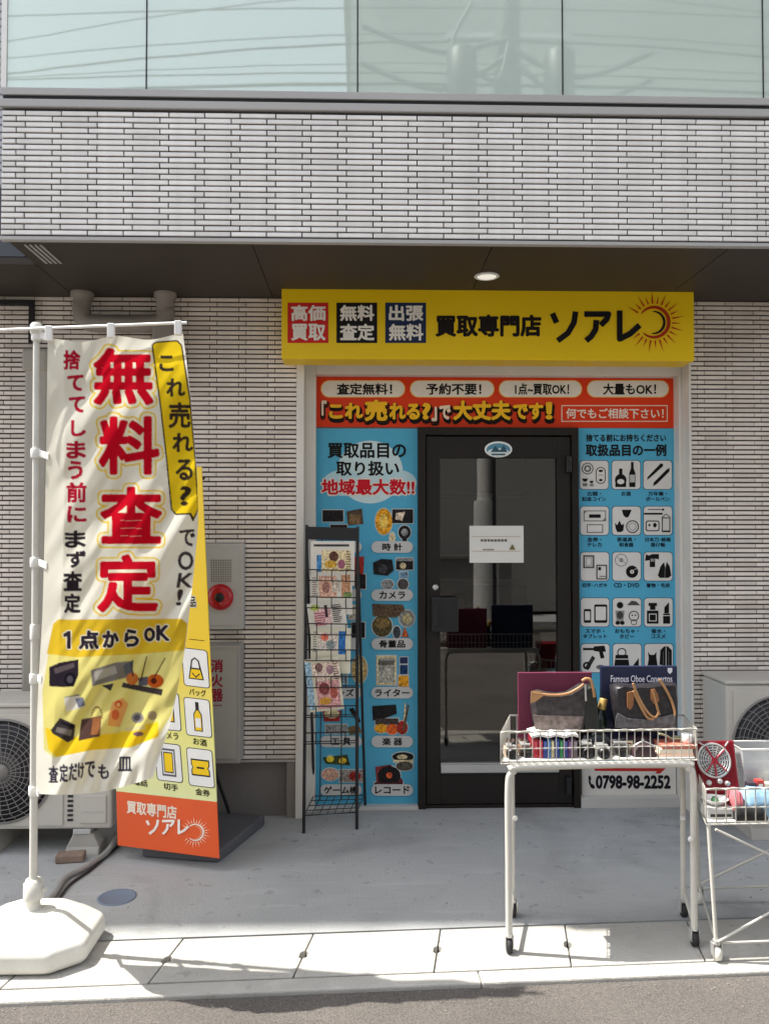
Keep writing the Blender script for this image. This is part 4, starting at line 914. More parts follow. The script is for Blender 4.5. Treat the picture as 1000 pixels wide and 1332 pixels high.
ik = Ink(sb); ik.line((246, 831.5), (266, 833.5), .9, (120, 95, 30)); ik.text('品', 245, 775, 256, 791, (245, 240, 225), .10); ik.h += .0006; ik.text('品', 246, 776, 255, 790, (50, 46, 40), .03); ik.build('lettering', BS)
bA, bB, bC = atz(184, 1116), atz(284, 1124), atz(345, 1074)
p = MB(); dd = (bC - bB); p.prism([bA + Vector((0, 0, .001)), bB + Vector((0, 0, .001)), bC + Vector((0, 0, .001)), bA + dd + Vector((0, 0, .001))], (0, 0, .054)); p.build('base_weight', M['standbase'], BS, .012, seg=3)
mid = (bA + bB) / 2
p = MB()
for s in (.12, .88):
    foot = BLc * (1 - s) + BRc * s
    p.tube([foot - nb * .02 + Vector((0, 0, .02)), foot + up_ * .97 - nb * .02], .008, 8)
p.tube([BLc - nb * .02 + up_ * .97, BRc - nb * .02 + up_ * .97], .008, 8)
p.tube([BLc * .5 + BRc * .5 + up_ * .6 - nb * .03, bC * .5 + (bA + dd) * .5 + Vector((0, -.05, .07))], .009, 8)
p.build('support_pole', M['rackblack'], BS)

# ================================================================== FEATHER FLAG
Yp = -1.50
pole_b, pole_t = at(43, 1190, Yp), at(47.5, 424, Yp)
pole_t.x = pole_b.x + (pole_t.x - pole_b.x); 
base_c = Vector((at(43, 1190, Yp).x, Yp, 0))
FL = thing('advertising_flag', 'tall cream advertising flag with red and black Japanese lettering on a white pole', 'flag', base_c)
def pole_at(y): 
    t = (1190 - y) / (1190 - 424.0); return pole_b + (pole_t - pole_b) * t
p = MB(); p.tube([pole_at(820), pole_at(426)], .0115, 12); p.build('pole', M['plastic'], FL)
p = MB(); p.tube([pole_at(1188), pole_at(818)], .0135, 12); p.lathe(pole_at(835), [(.0165, 0), (.0165, .05), (.0135, .055)], 14); p.build('pole', M['plastic'], FL)
p = MB(); rl, rr_ = at(-12, 429.5, Yp - .005), at(243, 419.5, Yp - .09); p.tube([rl, rr_], .0055, 8); p.build('cross_rod', M['white'], FL)
p = MB(); q = pole_at(428); p.lathe(q + Vector((0, 0, -.02)), [(.020, 0), (.022, .006), (.022, .034), (.016, .042)], 14); p.build('rod_joint', M['plastic'], FL)
L_ = [(0, 62, 440), (.25, 60, 592), (.5, 57, 737), (.62, 55, 805), (.75, 50, 887), (.88, 47, 965), (1, 47, 1033)]
R_ = [(0, 238, 434), (.12, 247, 505), (.3, 256, 612), (.42, 258, 682), (.55, 250, 765), (.7, 240, 850), (.85, 224, 932), (1, 199, 1012)]
def edge(E_, v):
    vs = [a[0] for a in E_]; return np.interp(v, vs, [a[1] for a in E_]), np.interp(v, vs, [a[2] for a in E_])
def smooth1(a, k=25):
    ker = np.hanning(k + 2)[1:-1]; ker /= ker.sum(); pd = np.pad(a, k, mode='reflect', reflect_type='odd'); return np.convolve(pd, ker, 'same')[k:-k]
NU, NV = 180, 560
vv = np.linspace(0, 1, NV + 1); uu = np.linspace(0, 1, NU + 1)
lx, ly = (smooth1(a, 61) for a in edge(L_, vv)); rx, ry = (smooth1(a, 61) for a in edge(R_, vv))
PX = lx[:, None] + (rx - lx)[:, None] * uu[None]; PY = ly[:, None] + (ry - ly)[:, None] * uu[None]
U, V_ = np.meshgrid(uu, vv)
PY += 6 * np.sin(np.pi * 2 * U) ** 2 * (1 - V_) ** 14                      # sag between the clips
PY += 9 * np.sin(np.pi * U) * V_ ** 8
# folds: slanted ridges, stronger and denser towards the free lower corner
rg = np.random.RandomState(5)
def vnoise(x, y, seed):
    r_ = np.random.RandomState(seed).rand(64, 64); xi, yi = np.floor(x).astype(int), np.floor(y).astype(int); fx, fy = x - xi, y - yi
    fx = fx * fx * (3 - 2 * fx); fy = fy * fy * (3 - 2 * fy)
    g_ = lambda a, b: r_[a % 64, b % 64]
    return (g_(xi, yi) * (1 - fx) + g_(xi + 1, yi) * fx) * (1 - fy) + (g_(xi, yi + 1) * (1 - fx) + g_(xi + 1, yi + 1) * fx) * fy - .5
q1 = PX * .86 + PY * .51; q2 = -PX * .51 + PY * .86
D = .13 * U * (.6 + .4 * V_) + .16 * V_ ** 1.2 + .035 * np.sin(np.pi * U) * (.3 + V_)
D += .030 * np.sin(q1 / 27 + 2.2 * vnoise(q2 / 160, q1 / 200, 3) * 2) * (.25 + .75 * np.clip((V_ - .45) / .3, 0, 1)) * np.clip(U * 5, 0, 1)
D += .024 * vnoise(q1 / 22, q2 / 95, 11) * 2 + .016 * vnoise(q1 / 10, q2 / 60, 12) * (.3 + V_)
D += .022 * np.sin((PX * .62 + PY * .78) / 21 + 1.4 + 3 * vnoise(PX / 90, PY / 120, 8)) * np.clip(1 - V_ * 3.2, 0, 1)
hem = np.clip((q1 - (PX * 0 + 640)) / 60, 0, 1) * np.clip((V_ - .8) / .15, 0, 1)
D += .0065 * np.sin((PX * .9 + PY * .25) / 3.0) * np.clip((V_ - .86) / .12, 0, 1) * np.clip(U * 2, .2, 1)
D *= np.clip(.25 + U * 6, 0, 1)
D = D * np.clip(.6 + V_ * 6, 0, 1)
# colour plan of the print, painted on a grid in the cloth's own layout
SC = 3; X0c, Y0c, Wc, Hc = 36, 424, 240, 626
cv = np.zeros((Hc * SC, Wc * SC, 3)); cv[:] = lin((246, 244, 232))
def msk_tri(mask, T):
    for a, b, c in T:
        x0, x1 = int(max(min(a[0], b[0], c[0]), 0)), int(min(max(a[0], b[0], c[0]) + 2, mask.shape[1])); y0, y1 = int(max(min(a[1], b[1], c[1]), 0)), int(min(max(a[1], b[1], c[1]) + 2, mask.shape[0]))
        if x1 <= x0 or y1 <= y0: continue
        gx_, gy_ = np.meshgrid(np.arange(x0, x1) + .5, np.arange(y0, y1) + .5)
        s_ = lambda p, q: (q[0] - p[0]) * (gy_ - p[1]) - (q[1] - p[1]) * (gx_ - p[0])
        e1, e2, e3 = s_(a, b), s_(b, c), s_(c, a)
        mask[y0:y1, x0:x1] |= ((e1 >= 0) & (e2 >= 0) & (e3 >= 0)) | ((e1 <= 0) & (e2 <= 0) & (e3 <= 0))
def dil(mask, r):
    out = mask.copy(); n = int(math.ceil(r))
    for dy in range(-n, n + 1):
        for dx in range(-n, n + 1):
            if dx * dx + dy * dy <= r * r: out |= np.roll(np.roll(mask, dy, 0), dx, 1)
    return out
def fl_text(ch, x0, y0, x1, y1, col, r=1.2, outline=None, sk=0):
    Vt, Ft = text_mesh(ch); mn, mx = Vt.min(0), Vt.max(0); T = (Vt - mn) / (mx - mn)
    ix = (x0 + r / SC + T[:, 0] * (x1 - x0 - 2 * r / SC) + sk * T[:, 1] - X0c) * SC; iy = (y1 - r / SC - T[:, 1] * (y1 - y0 - 2 * r / SC) - Y0c) * SC
    m_ = np.zeros(cv.shape[:2], bool); msk_tri(m_, [tuple((ix[i], iy[i]) for i in f) for f in Ft if len(f) == 3])
    m_ = dil(m_, r)
    for orad, oc in (outline or []): cv[dil(m_, orad)] = lin(oc)
    cv[m_] = lin(col)
def fl_poly(pts, col, r=0):
    P = [((x - X0c) * SC, (y - Y0c) * SC) for x, y in pts]; gx_, gy_ = np.meshgrid(np.arange(cv.shape[1]) + .5, np.arange(cv.shape[0]) + .5)
    m_ = np.zeros(cv.shape[:2], bool)
    for i in range(len(P)):
        (xa_, ya_), (xb_, yb_) = P[i], P[i - 1]
        if ya_ == yb_: continue
        m_ ^= ((ya_ > gy_) != (yb_ > gy_)) & (gx_ < (xb_ - xa_) * (gy_ - ya_) / (yb_ - ya_) + xa_)
    if r: m_ = dil(m_, r)
    cv[m_] = lin(col); return m_
def fl_ell(cx, cy, a, b, col, rot=0):
    c_, s_ = math.cos(rot), math.sin(rot); fl_poly([(cx + a * math.cos(t) * c_ - b * math.sin(t) * s_, cy + a * math.cos(t) * s_ + b * math.sin(t) * c_) for t in np.linspace(0, 2 * math.pi, 20, endpoint=False)], col)
RED, OUT, DKF = (206, 20, 42), [(17, (240, 208, 50)), (11, (246, 240, 215))], (52, 44, 52)
for ch, b_ in (('無', (121, 452, 200, 527)), ('料', (128, 541, 208, 618)), ('査', (130, 633, 211, 708)), ('定', (126, 721, 206, 797))): fl_text(ch, *b_, RED, 8.5, OUT)
for ch, b_ in (('捨', (82, 455, 105, 481)), ('て', (87, 487, 109, 509)), ('て', (89, 515, 111, 537)), ('し', (92, 546, 112, 568)), ('ま', (86, 573, 112, 597)), ('う', (88, 599, 108, 624)), ('前', (86, 627, 113, 654)), ('に', (87, 658, 113, 680))): fl_text(ch, *b_, (190, 30, 60), 3.8)
for ch, b_ in (('ま', (84, 690, 112, 713)), ('ず', (86, 716, 112, 739)), ('査', (82, 743, 107, 769)), ('定', (83, 772, 105, 798))): fl_text(ch, *b_, DKF, 3.4)
bub = [(199, 449), (203, 446), (230, 444), (235, 449), (246, 520), (253, 600), (257, 662), (254, 667), (229, 668), (224, 662), (218, 600), (210, 530)]
fl_poly(bub, (70, 58, 40), 6); fl_poly([(246, 667), (256, 667), (251, 678)], (70, 58, 40), 2); fl_poly(bub, (246, 212, 40)); fl_poly([(248, 666), (255, 666), (251.5, 673)], (246, 212, 40))
for ch, b_ in (('こ', (207, 462, 226, 483)), ('れ', (216, 492, 241, 516)), ('売', (219, 523, 248, 557)), ('れ', (224, 563, 251, 588)), ('る', (228, 597, 251, 625)), ('?', (234, 632, 249, 658))): fl_text(ch, *b_, (62, 52, 46), 3.2)
for ch, b_ in (('で', (233, 688, 254, 711)), ('O', (231, 717, 252, 742)), ('K', (229, 745, 250, 765)), ('!', (228, 766, 236, 788))): fl_text(ch, *b_, (70, 60, 62), 2.8, sk=3 if ch in 'K!' else 0)
fl_poly([(70, 812), (76, 807), (236, 806), (243, 812), (236, 870), (222, 930), (205, 958), (170, 972), (120, 975), (70, 985), (58, 975), (56, 900)], (234, 224, 138), 3)
fl_poly([(70, 812), (76, 807), (236, 806), (243, 812), (239, 845), (180, 850), (100, 854), (62, 850)], (230, 194, 52), 3)
fl_poly([(64, 975), (60, 948), (100, 960), (150, 955), (205, 940), (205, 958), (170, 971), (120, 975), (74, 984)], (244, 208, 44), 3)
fl_poly([(82, 825), (88, 821), (92, 821), (92, 844), (87, 844), (87, 828), (83, 829)], (245, 238, 214), 4); fl_poly([(82, 825), (88, 821), (92, 821), (92, 844), (87, 844), (87, 828), (83, 829)], (50, 44, 56))
for ch, b_ in (('点', (102, 820, 129, 845)), ('か', (133, 820, 155, 843)), ('ら', (161, 818, 181, 842)), ('O', (187, 816, 202, 835)), ('K', (203, 813, 221, 834))): fl_text(ch, *b_, (50, 44, 56), 4.2, [(4, (245, 238, 214))])
# printed articles
fl_poly([(64, 868), (78, 862), (102, 858), (102, 878), (96, 893), (84, 894), (64, 893)], (44, 38, 48)); fl_ell(91, 884, 8, 9, (28, 26, 34)); fl_ell(91, 884, 4, 5, (80, 74, 84)); fl_poly([(70, 870), (96, 862), (97, 868), (72, 877)], (92, 82, 86))
fl_poly([(118, 872), (150, 862), (172, 860), (170, 880), (120, 893)], (128, 124, 122)); fl_poly([(122, 874), (150, 866), (152, 876), (124, 886)], (176, 172, 164)); fl_poly([(160, 866), (174, 858), (172, 876), (164, 880)], (96, 104, 120)); fl_poly([(132, 892), (148, 889), (144, 899)], (60, 60, 64))
fl_poly([(160, 888), (212, 897), (210, 905), (158, 894)], (70, 62, 62)); fl_ell(172, 883, 8, 8, (206, 120, 60)); fl_ell(202, 886, 11, 9, (198, 92, 36)); fl_poly([(180, 882), (192, 880), (192, 892), (180, 892)], (96, 96, 106))
for a, b in (((182, 886), (190, 854)), ((198, 884), (214, 856)), ((172, 880), (170, 862))): fl_poly([a, (a[0] + 2, a[1]), (b[0] + 1.6, b[1]), b], (70, 52, 48))
fl_ell(200, 886, 4, 4, (90, 40, 26))
fl_poly([(83, 908), (102, 904), (110, 920), (86, 926)], (226, 222, 214)); fl_poly([(98, 909), (108, 907), (111, 918), (102, 921)], (120, 124, 146)); fl_poly([(83, 908), (84, 907), (103, 903), (103, 905)], (120, 110, 110))
fl_poly([(66, 950), (78, 934), (98, 943), (96, 962), (88, 966), (68, 954)], (66, 60, 62)); fl_poly([(74, 946), (94, 950), (92, 958), (72, 952)], (128, 120, 118)); fl_poly([(80, 938), (97, 944), (96, 948), (79, 942)], (38, 34, 40))
fl_poly([(106, 936), (132, 931), (130, 958), (102, 964)], (88, 66, 62)); fl_poly([(121, 934), (131, 932), (129, 956), (118, 956)], (168, 110, 72))
for a in range(14):
    t = math.pi * a / 13; fl_ell(126 + 7 * math.cos(t), 934 - 14 * math.sin(t), 1.1, 1.1, (140, 92, 56))
fl_poly([(146, 914), (160, 908), (167, 916), (156, 946), (140, 944), (142, 928)], (232, 170, 104)); fl_ell(154, 916, 5, 5, (214, 92, 56)); fl_ell(150, 930, 5, 7, (214, 110, 70)); fl_ell(154, 917, 2.5, 2.5, (240, 190, 130))
fl_ell(179, 934, 8, 7, (150, 146, 140)); fl_ell(179, 934, 5, 4, (96, 92, 100)); fl_ell(198, 931, 6, 6, (168, 150, 120)); fl_poly([(162, 947), (188, 944), (190, 949), (164, 952)], (222, 208, 150)); fl_ell(180, 955, 7, 3, (120, 96, 110))
for ch, b_ in (('査', (63, 996, 76, 1019)), ('定', (77, 994, 89, 1018)), ('だ', (89, 993, 101, 1016)), ('け', (101, 992, 110, 1013)), ('で', (110, 990, 124, 1012)), ('も', (127, 994, 142, 1014)), ('皿', (153, 984, 172, 1004))): fl_text(ch, *b_, (66, 62, 78), 2.6)
# soft print edges: average the plan down while sampling
ksum = sum(np.roll(np.roll(cv, dy, 0), dx, 1) for dy in (-1, 0, 1) for dx in (-1, 0, 1)) / 9
ix = np.clip(((PX - X0c) * SC).astype(int), 0, Wc * SC - 1); iy = np.clip(((PY - Y0c) * SC).astype(int), 0, Hc * SC - 1)
colr = ksum[iy, ix].reshape(-1, 3)
dirs = np.stack([(PX - 500) / F, -(PY - 666) / F, -np.ones_like(PX)], -1) @ np.array(RM).T
Yc = Yp - .012 - D
tt = (Yc - CAM.y) / dirs[..., 1]
pos = (np.array(CAM) + dirs * tt[..., None]).reshape(-1, 3)
n1 = NU + 1
a0 = (np.arange(NV)[:, None] * n1 + np.arange(NU)[None]).reshape(-1)
quads = np.stack([a0, a0 + n1, a0 + n1 + 1, a0 + 1], 1)
me = bpy.data.meshes.new('cloth'); me.from_pydata(pos.tolist(), [], quads.tolist())
me.polygons.foreach_set('use_smooth', [True] * len(me.polygons))
ca = me.color_attributes.new('Col', 'FLOAT_COLOR', 'POINT'); ca.data.foreach_set('color', np.concatenate([colr, np.ones((len(colr), 1))], 1).astype(np.float32).ravel())
m = bpy.data.materials.new('thin_polyester'); m.use_nodes = True; t = m.node_tree; t.nodes.clear()
o_ = t.nodes.new('ShaderNodeOutputMaterial'); at_n = t.nodes.new('ShaderNodeAttribute'); at_n.attribute_name = 'Col'
df = t.nodes.new('ShaderNodeBsdfDiffuse'); tn = t.nodes.new('ShaderNodeBsdfTranslucent'); mx = t.nodes.new('ShaderNodeMixShader'); mx.inputs[0].default_value = .6
tc = t.nodes.new('ShaderNodeTexCoord'); wv = t.nodes.new('ShaderNodeTexNoise'); wv.inputs['Scale'].default_value = 420; bp = t.nodes.new('ShaderNodeBump'); bp.inputs['Strength'].default_value = .12; bp.inputs['Distance'].default_value = .002
t.links.new(tc.outputs['Object'], wv.inputs['Vector']); t.links.new(wv.outputs[0], bp.inputs['Height']); t.links.new(bp.outputs[0], df.inputs['Normal'])
t.links.new(at_n.outputs[0], df.inputs[0]); t.links.new(at_n.outputs[0], tn.inputs[0]); t.links.new(df.outputs[0], mx.inputs[1]); t.links.new(tn.outputs[0], mx.inputs[2]); t.links.new(mx.outputs[0], o_.inputs[0])
cl = link('cloth', me, FL); me.materials.append(m)
# ties and clips
def cloth_pt(u, v): return Vector(pos[int(round(v * NV)) * n1 + int(round(u * NU))])
for v, y in ((.0, 437), (.255, 592), (.5, 735), (.745, 886), (1.0, 1031)):
    q = pole_at(y); c_ = cloth_pt(.02, min(v, 1)); p = MB()
    p.lathe(q + Vector((0, 0, -.018)), [(.016, 0), (.018, .004), (.018, .032), (.016, .036)], 14)
    p.obox(q + Vector((.012, -.010, -.012)), Vector((max(.02, c_.x - q.x - .012), c_.y - q.y + .004, c_.z - q.z)), (0, .012, 0), (0, 0, .026)); p.build('pole_clip', M['white'], FL, .003)
for px_, v_ in ((65, .02), (146, .475), (232, .965)):
    s = (px_ + 12) / 255; q = rl + (rr_ - rl) * s; c_ = cloth_pt(v_, 0); p = MB()
    p.obox(q + Vector((-.013, -.0085, .008)), (.026, 0, 0), (0, .017, 0), Vector((0, 0, c_.z - q.z - .022))); p.build('rod_clip', M['white'], FL, .003)
# water filled base
p = MB()
def octo(rx_, ry_, ch_, z): 
    return [Vector((base_c.x + x, base_c.y + y, z)) for x, y in ((-rx_ + ch_, -ry_), (rx_ - ch_, -ry_), (rx_, -ry_ + ch_ * .8), (rx_, ry_ - ch_ * .8), (rx_ - ch_, ry_), (-rx_ + ch_, ry_), (-rx_, ry_ - ch_ * .8), (-rx_, -ry_ + ch_ * .8))]
p.loft([octo(.205, .165, .09, .002), octo(.226, .19, .10, .016), octo(.226, .19, .10, .078), octo(.12, .095, .05, .146), octo(.07, .06, .03, .150)], smooth=False)
wb_ = p.build('water_base', M['plastic'], FL, .016, seg=4); wb_.modifiers['edge'].angle_limit = R(14); wb_.data.polygons.foreach_set('use_smooth', [True] * len(wb_.data.polygons)); wb_.modifiers['edge'].harden_normals = True
q = pole_b; zt = at(43, 1143, Yp).z
p = MB(); p.lathe((q.x, q.y, 0), [(.030, .148), (.026, .160), (.023, zt - .075), (.033, zt - .072), (.034, zt - .066), (.034, zt - .016), (.027, zt - .012), (.026, zt - .002), (.015, zt)], 18); p.tube([(q.x + .03, q.y, zt - .04), (q.x + .046, q.y - .003, zt - .04)], .009, 10); p.build('pole_socket', M['plastic'], FL)
p = MB(); p.lathe((base_c.x + .10, base_c.y - .06, .124), [(.022, 0), (.022, .012), (.018, .016), (0, .016)], 16); p.build('filler_cap', M['white'], FL)
# ================================================================== WIRE WAGON WITH GOODS
def wire_basket(T, Cq, zr, zb, pitch, name='basket', r=.0019, rim=.0038):
    """Cq: four floor-plan corners fl, fr, br, bl (z ignored)"""
    def pt(s, t, z): 
        p_ = (Cq[0] * (1 - s) + Cq[1] * s) * (1 - t) + (Cq[3] * (1 - s) + Cq[2] * s) * t; return Vector((p_.x, p_.y, z))
    mb = MB(); zm = zb + (zr - zb) * .47
    for z, rr in ((zr, rim), (zm, r), (zb, r * 1.4)): mb.tube([pt(0, 0, z), pt(1, 0, z), pt(1, 1, z), pt(0, 1, z)], rr, 6, True)
    W1 = (Cq[1] - Cq[0]).length; W2 = (Cq[3] - Cq[0]).length; n1_ = max(2, round(W1 / pitch)); n2_ = max(2, round(W2 / pitch))
    for k in range(n1_ + 1):
        s = k / n1_; mb.tube([pt(s, 0, zr), pt(s, 0, zb), pt(s, 1, zb), pt(s, 1, zr)], r, 5)
    for k in range(1, n2_):
        t = k / n2_; mb.tube([pt(0, t, zr), pt(0, t, zb), pt(1, t, zb), pt(1, t, zr)], r, 5)
    wv_ = [pt(k / 60, 0, zr + .006 * abs(math.sin(math.pi * k / 60 * 12)) - .001) + Vector((0, -.004, 0)) for k in range(61)]; mb.tube(wv_, .0018, 5)
    mb.build(name, M['wire'], T); return pt
def caster(mb_w, mb_f, p, top):
    mb_w.lathe(p + Vector((-.011, 0, .027)), [(.010, 0), (.026, .002), (.026, .020), (.010, .022)], 18, 'x')
    mb_f.obox(p + Vector((-.016, -.012, .02)), (.0035, 0, 0), (0, .03, 0), (0, 0, .042)); mb_f.obox(p + Vector((.0125, -.012, .02)), (.0035, 0, 0), (0, .03, 0), (0, 0, .042)); mb_f.lathe(p + Vector((0, 0, .058)), [(.014, 0), (.014, top - .058)], 10)
wfl, wfr, wbl, wbr = atz(662, 1240), atz(903, 1231), atz(667, 1193), atz(889, 1193)
ZR = at(650, 953, wfl.y).z; ZB = at(652, 994, wfl.y).z
bq_ = [at(651, 953, wfl.y), at(906, 949, wfr.y), at(889, 928, wbr.y), at(663, 929, wbl.y)]
WG = thing('display_wagon', 'white wire basket wagon on casters loaded with handbags, books and cameras', 'wagon', atz(775, 1236))
BP = wire_basket(WG, bq_, ZR, ZB, .0285)
tf, tb = .0125, .0105
def frame_u(a_, b_, inset, r_, nm):
    zt_ = ZB - .013; A, Bb = Vector((a_.x, a_.y, .06)), Vector((b_.x, b_.y, .06)); d_ = (Bb - A).normalized() * .055
    mb = MB(); mb.tube(curve_pts([A, A + Vector((0, 0, .25)), Vector((A.x, A.y, zt_ - .06)), Vector((A.x, A.y, zt_)) + d_ * .35 - Vector((0, 0, .016)), Vector((A.x, A.y, zt_)) + d_, Vector((Bb.x, Bb.y, zt_)) - d_, Vector((Bb.x, Bb.y, zt_)) - d_ * .35 - Vector((0, 0, .016)), Vector((Bb.x, Bb.y, zt_ - .06)), Bb + Vector((0, 0, .25)), Bb], 5), r_, 10)
    mb.build('leg_frame', M['wire'], WG)
frame_u(wfl, wfr, 0, tf, 'front'); frame_u(wbl, wbr, 0, tb, 'back')
for a_, b_ in ((wfl, wbl), (wfr, wbr)):
    mb = MB(); mb.tube([Vector((a_.x, a_.y, .075)), Vector((b_.x, b_.y, .105))], .008, 8); mb.build('side_rail', M['wire'], WG)
for a_ in (wfl, wfr, wbl, wbr):
    w_, f_ = MB(), MB(); caster(w_, f_, Vector((a_.x, a_.y, 0)), .07); o = f_.build('caster', M['steel'], WG); w_.build('wheel', M['rubber'], o)
mb = MB()
for px_, py_, yy in ((669, 1063, wbl.y), (896, 1090, wfr.y), (886, 1063, wbr.y)):
    q = at(px_, py_, yy); mb.lathe(q + Vector((0, -.016, 0)), [(.009, -.006), (.011, 0), (.007, .006)], 10, 'y')
mb.build('height_knob', M['white'], WG)
mb = MB(); zf = ZB + .004
mb.prism([BP(.01, .03, zf), BP(.99, .03, zf), BP(.99, .97, zf), BP(.01, .97, zf)], (0, 0, .004)); mb.build('base_sheet', M['paper'], WG)
ZF = zf + .0045
yB, yF = (wbl.y + wbr.y) / 2, (wfl.y + wfr.y) / 2
def solo(mb, name, m, lab, cat, loc, group=None, bevel=0): return tag(mb.build(name, m, None, bevel, loc), lab, cat, group)
def slab_px(x0, x1, ytop, Y, th, zbase=None):
    a_, b_ = at(x0, (ytop + 950) / 2, Y), at(x1, (ytop + 950) / 2, Y); zt_ = at((x0 + x1) / 2, ytop, Y).z
    return MB().box(a_.x, b_.x, Y, Y + th, ZF if zbase is None else zbase, zt_), a_.x, b_.x, zt_
mb, xa_, xb_, zt_ = slab_px(674, 770, 875, yB - .055, .016)
solo(mb, 'album_case', mat('maroon_cloth', (.145, .018, .050), .6, .12, 12, bump=.1, bscale=300), 'tall maroon album case standing behind the tan trimmed bag', 'album', ((xa_ + xb_) / 2, yB - .05, ZF), bevel=.002)
T = thing('navy_book', 'large navy boxed album titled Famous Oboe Concertos in the wagon', 'book', at(832, 950, yB - .055))
mb, xa_, xb_, zt_ = slab_px(782, 881, 867, yB - .060, .022); mb.build('cover', mat('navy_cover', (.012, .018, .055), .4, .1, 8), T, .002)
sf2 = facade(yB - .060); ik = Ink(sf2); ik.text('Famous Oboe Concertos', 794, 878.5, 874, 887.5, (235, 232, 240), .012); ik.line((795, 892), (822, 891), 1, (150, 130, 150)); ik.line((832, 892.5), (870, 888), 1, (120, 110, 140)); ik.build('lettering', T)
ik = Ink(sf2); ik.poly([(868, 869), (874, 869), (874, 874), (871, 877), (868, 874)], (225, 225, 235)); ik.build('shield_emblem', T)
def mottled(name, a_, b_):
    m = mat(name, a_, .38, .6, 55, bump=.15, bscale=150); return m
M['canvas'] = mottled('mottled_canvas', (.042, .036, .038), 0); M['canvas2'] = mottled('mottled_canvas_dark', (.022, .020, .024), 0); M['pale'] = mottled('sunlit_canvas', (.17, .13, .12), 0)
M['tan'] = mat('tan_leather', (.42, .22, .095), .45, .15, 20); M['brown'] = mat('brown_leather', (.26, .11, .04), .45, .2, 20)
def bulged(name, outline, Y, th, m, parent):
    """a soft bag body: outline at mid thickness, pulled in towards front and back faces"""
    sfm = facade(Y); P = [sfm.p(*q) for q in outline]; c_ = sum(P, Vector()) / len(P); rings = []
    for k, s in ((0, .90), (.18, .975), (.5, 1.0), (.82, .975), (1, .90)): rings.append([Vector((c_.x + (p_.x - c_.x) * s, Y - th / 2 + th * k, c_.z + (p_.z - c_.z) * s)) for p_ in P])
    return MB().loft(rings, True, True).build(name, m, parent)
# bag with tan trim
Yb1 = yB - .115
T = thing('tan_trimmed_bag', 'soft grey canvas bag with tan leather trim leaning on the maroon case', 'handbag', at(725, 950, Yb1))
ol = [(694, 951), (692, 930), (690, 912), (691, 901), (700, 898), (712, 901), (726, 903), (740, 901), (752, 894), (760, 889), (762, 905), (761, 930), (757, 951)]
bulged('body', ol, Yb1, .085, M['canvas'], T)
sfb = facade(Yb1 - .0445)
mb = MB(); mb.tube(curve_pts([sfb.p(692, 901), sfb.p(704, 903), sfb.p(720, 904.5), sfb.p(738, 902.5), sfb.p(752, 895.5), sfb.p(759, 890)], 4), .0052, 8); mb.build('trim_strap', M['tan'], T)
mb = MB(); mb.prism([sfb.p(690, 915, -.001), sfb.p(697, 912, -.001), sfb.p(707, 905, -.001), sfb.p(704, 899.5, -.001), sfb.p(691, 899, -.001)], (0, -.004, 0)); mb.build('corner_patch', M['tan'], T)
mb = MB(); mb.prism([sfb.p(696, 951, -.002), sfb.p(755, 951, -.002), sfb.p(759, 932, -.002), sfb.p(693, 930, -.002)], (0, -.004, 0)); mb.build('pale_lower_front', M['pale'], T, .002)  # sunlight on the bag's lower half put into a paler colour
# black pouch with a tan strap
Yb2 = yB - .13
T = thing('black_pouch', 'black leather pouch with a short tan strap between bag and bottle', 'pouch', at(768, 950, Yb2))
bulged('body', [(757, 951), (757, 930), (759, 905), (761, 893), (767, 889), (772, 893), (775, 910), (776, 935), (774, 951)], Yb2, .06, mat('black_leather', (.016, .02, .018), .35, .2, 15), T)
sfb = facade(Yb2 - .032); mb = MB(); mb.tube(curve_pts([sfb.p(757, 886), sfb.p(762, 883), sfb.p(768, 885), sfb.p(771, 895), sfb.p(773, 907)], 4), .0058, 8); mb.build('strap', M['tan'], T)
mb = MB(); mb.tube([sfb.p(761, 890), sfb.p(761.5, 900), sfb.p(762, 912)], .004, 6); mb.build('zip_pull', M['steel'], T)
# bottle with gold cap, leaning
T = thing('wine_bottle', 'dark green bottle with a gold foil cap lying against the navy album', 'bottle', at(782, 950, yB - .11))
q0, q1_ = at(770, 978, yB - .13), at(785, 909, yB - .095); ax = (q1_ - q0).normalized(); L0 = (q1_ - q0).length
def along(prof, nm, m):
    u_ = ax.cross(Vector((0, 1, 0))).normalized(); v_ = ax.cross(u_); rings = [[q0 + ax * (h * L0) + (u_ * math.cos(t) + v_ * math.sin(t)) * r_ for t in [2 * math.pi * k / 20 for k in range(20)]] for r_, h in prof]
    return MB().loft(rings, True, True).build(nm, m, T)
along([(.001, 0), (.030, .01), (.033, .05), (.033, .52), (.027, .62), (.015, .74), (.0125, .80)], 'glass_body', mat('bottle_glass', (.006, .014, .009), .12, .1, 8))
along([(.0150, .79), (.0155, .80), (.0150, .98), (.0135, 1.0), (.001, 1.001)], 'foil_cap', mat('gold_foil', (.62, .42, .13), .35, .15, 20, metal=.5))
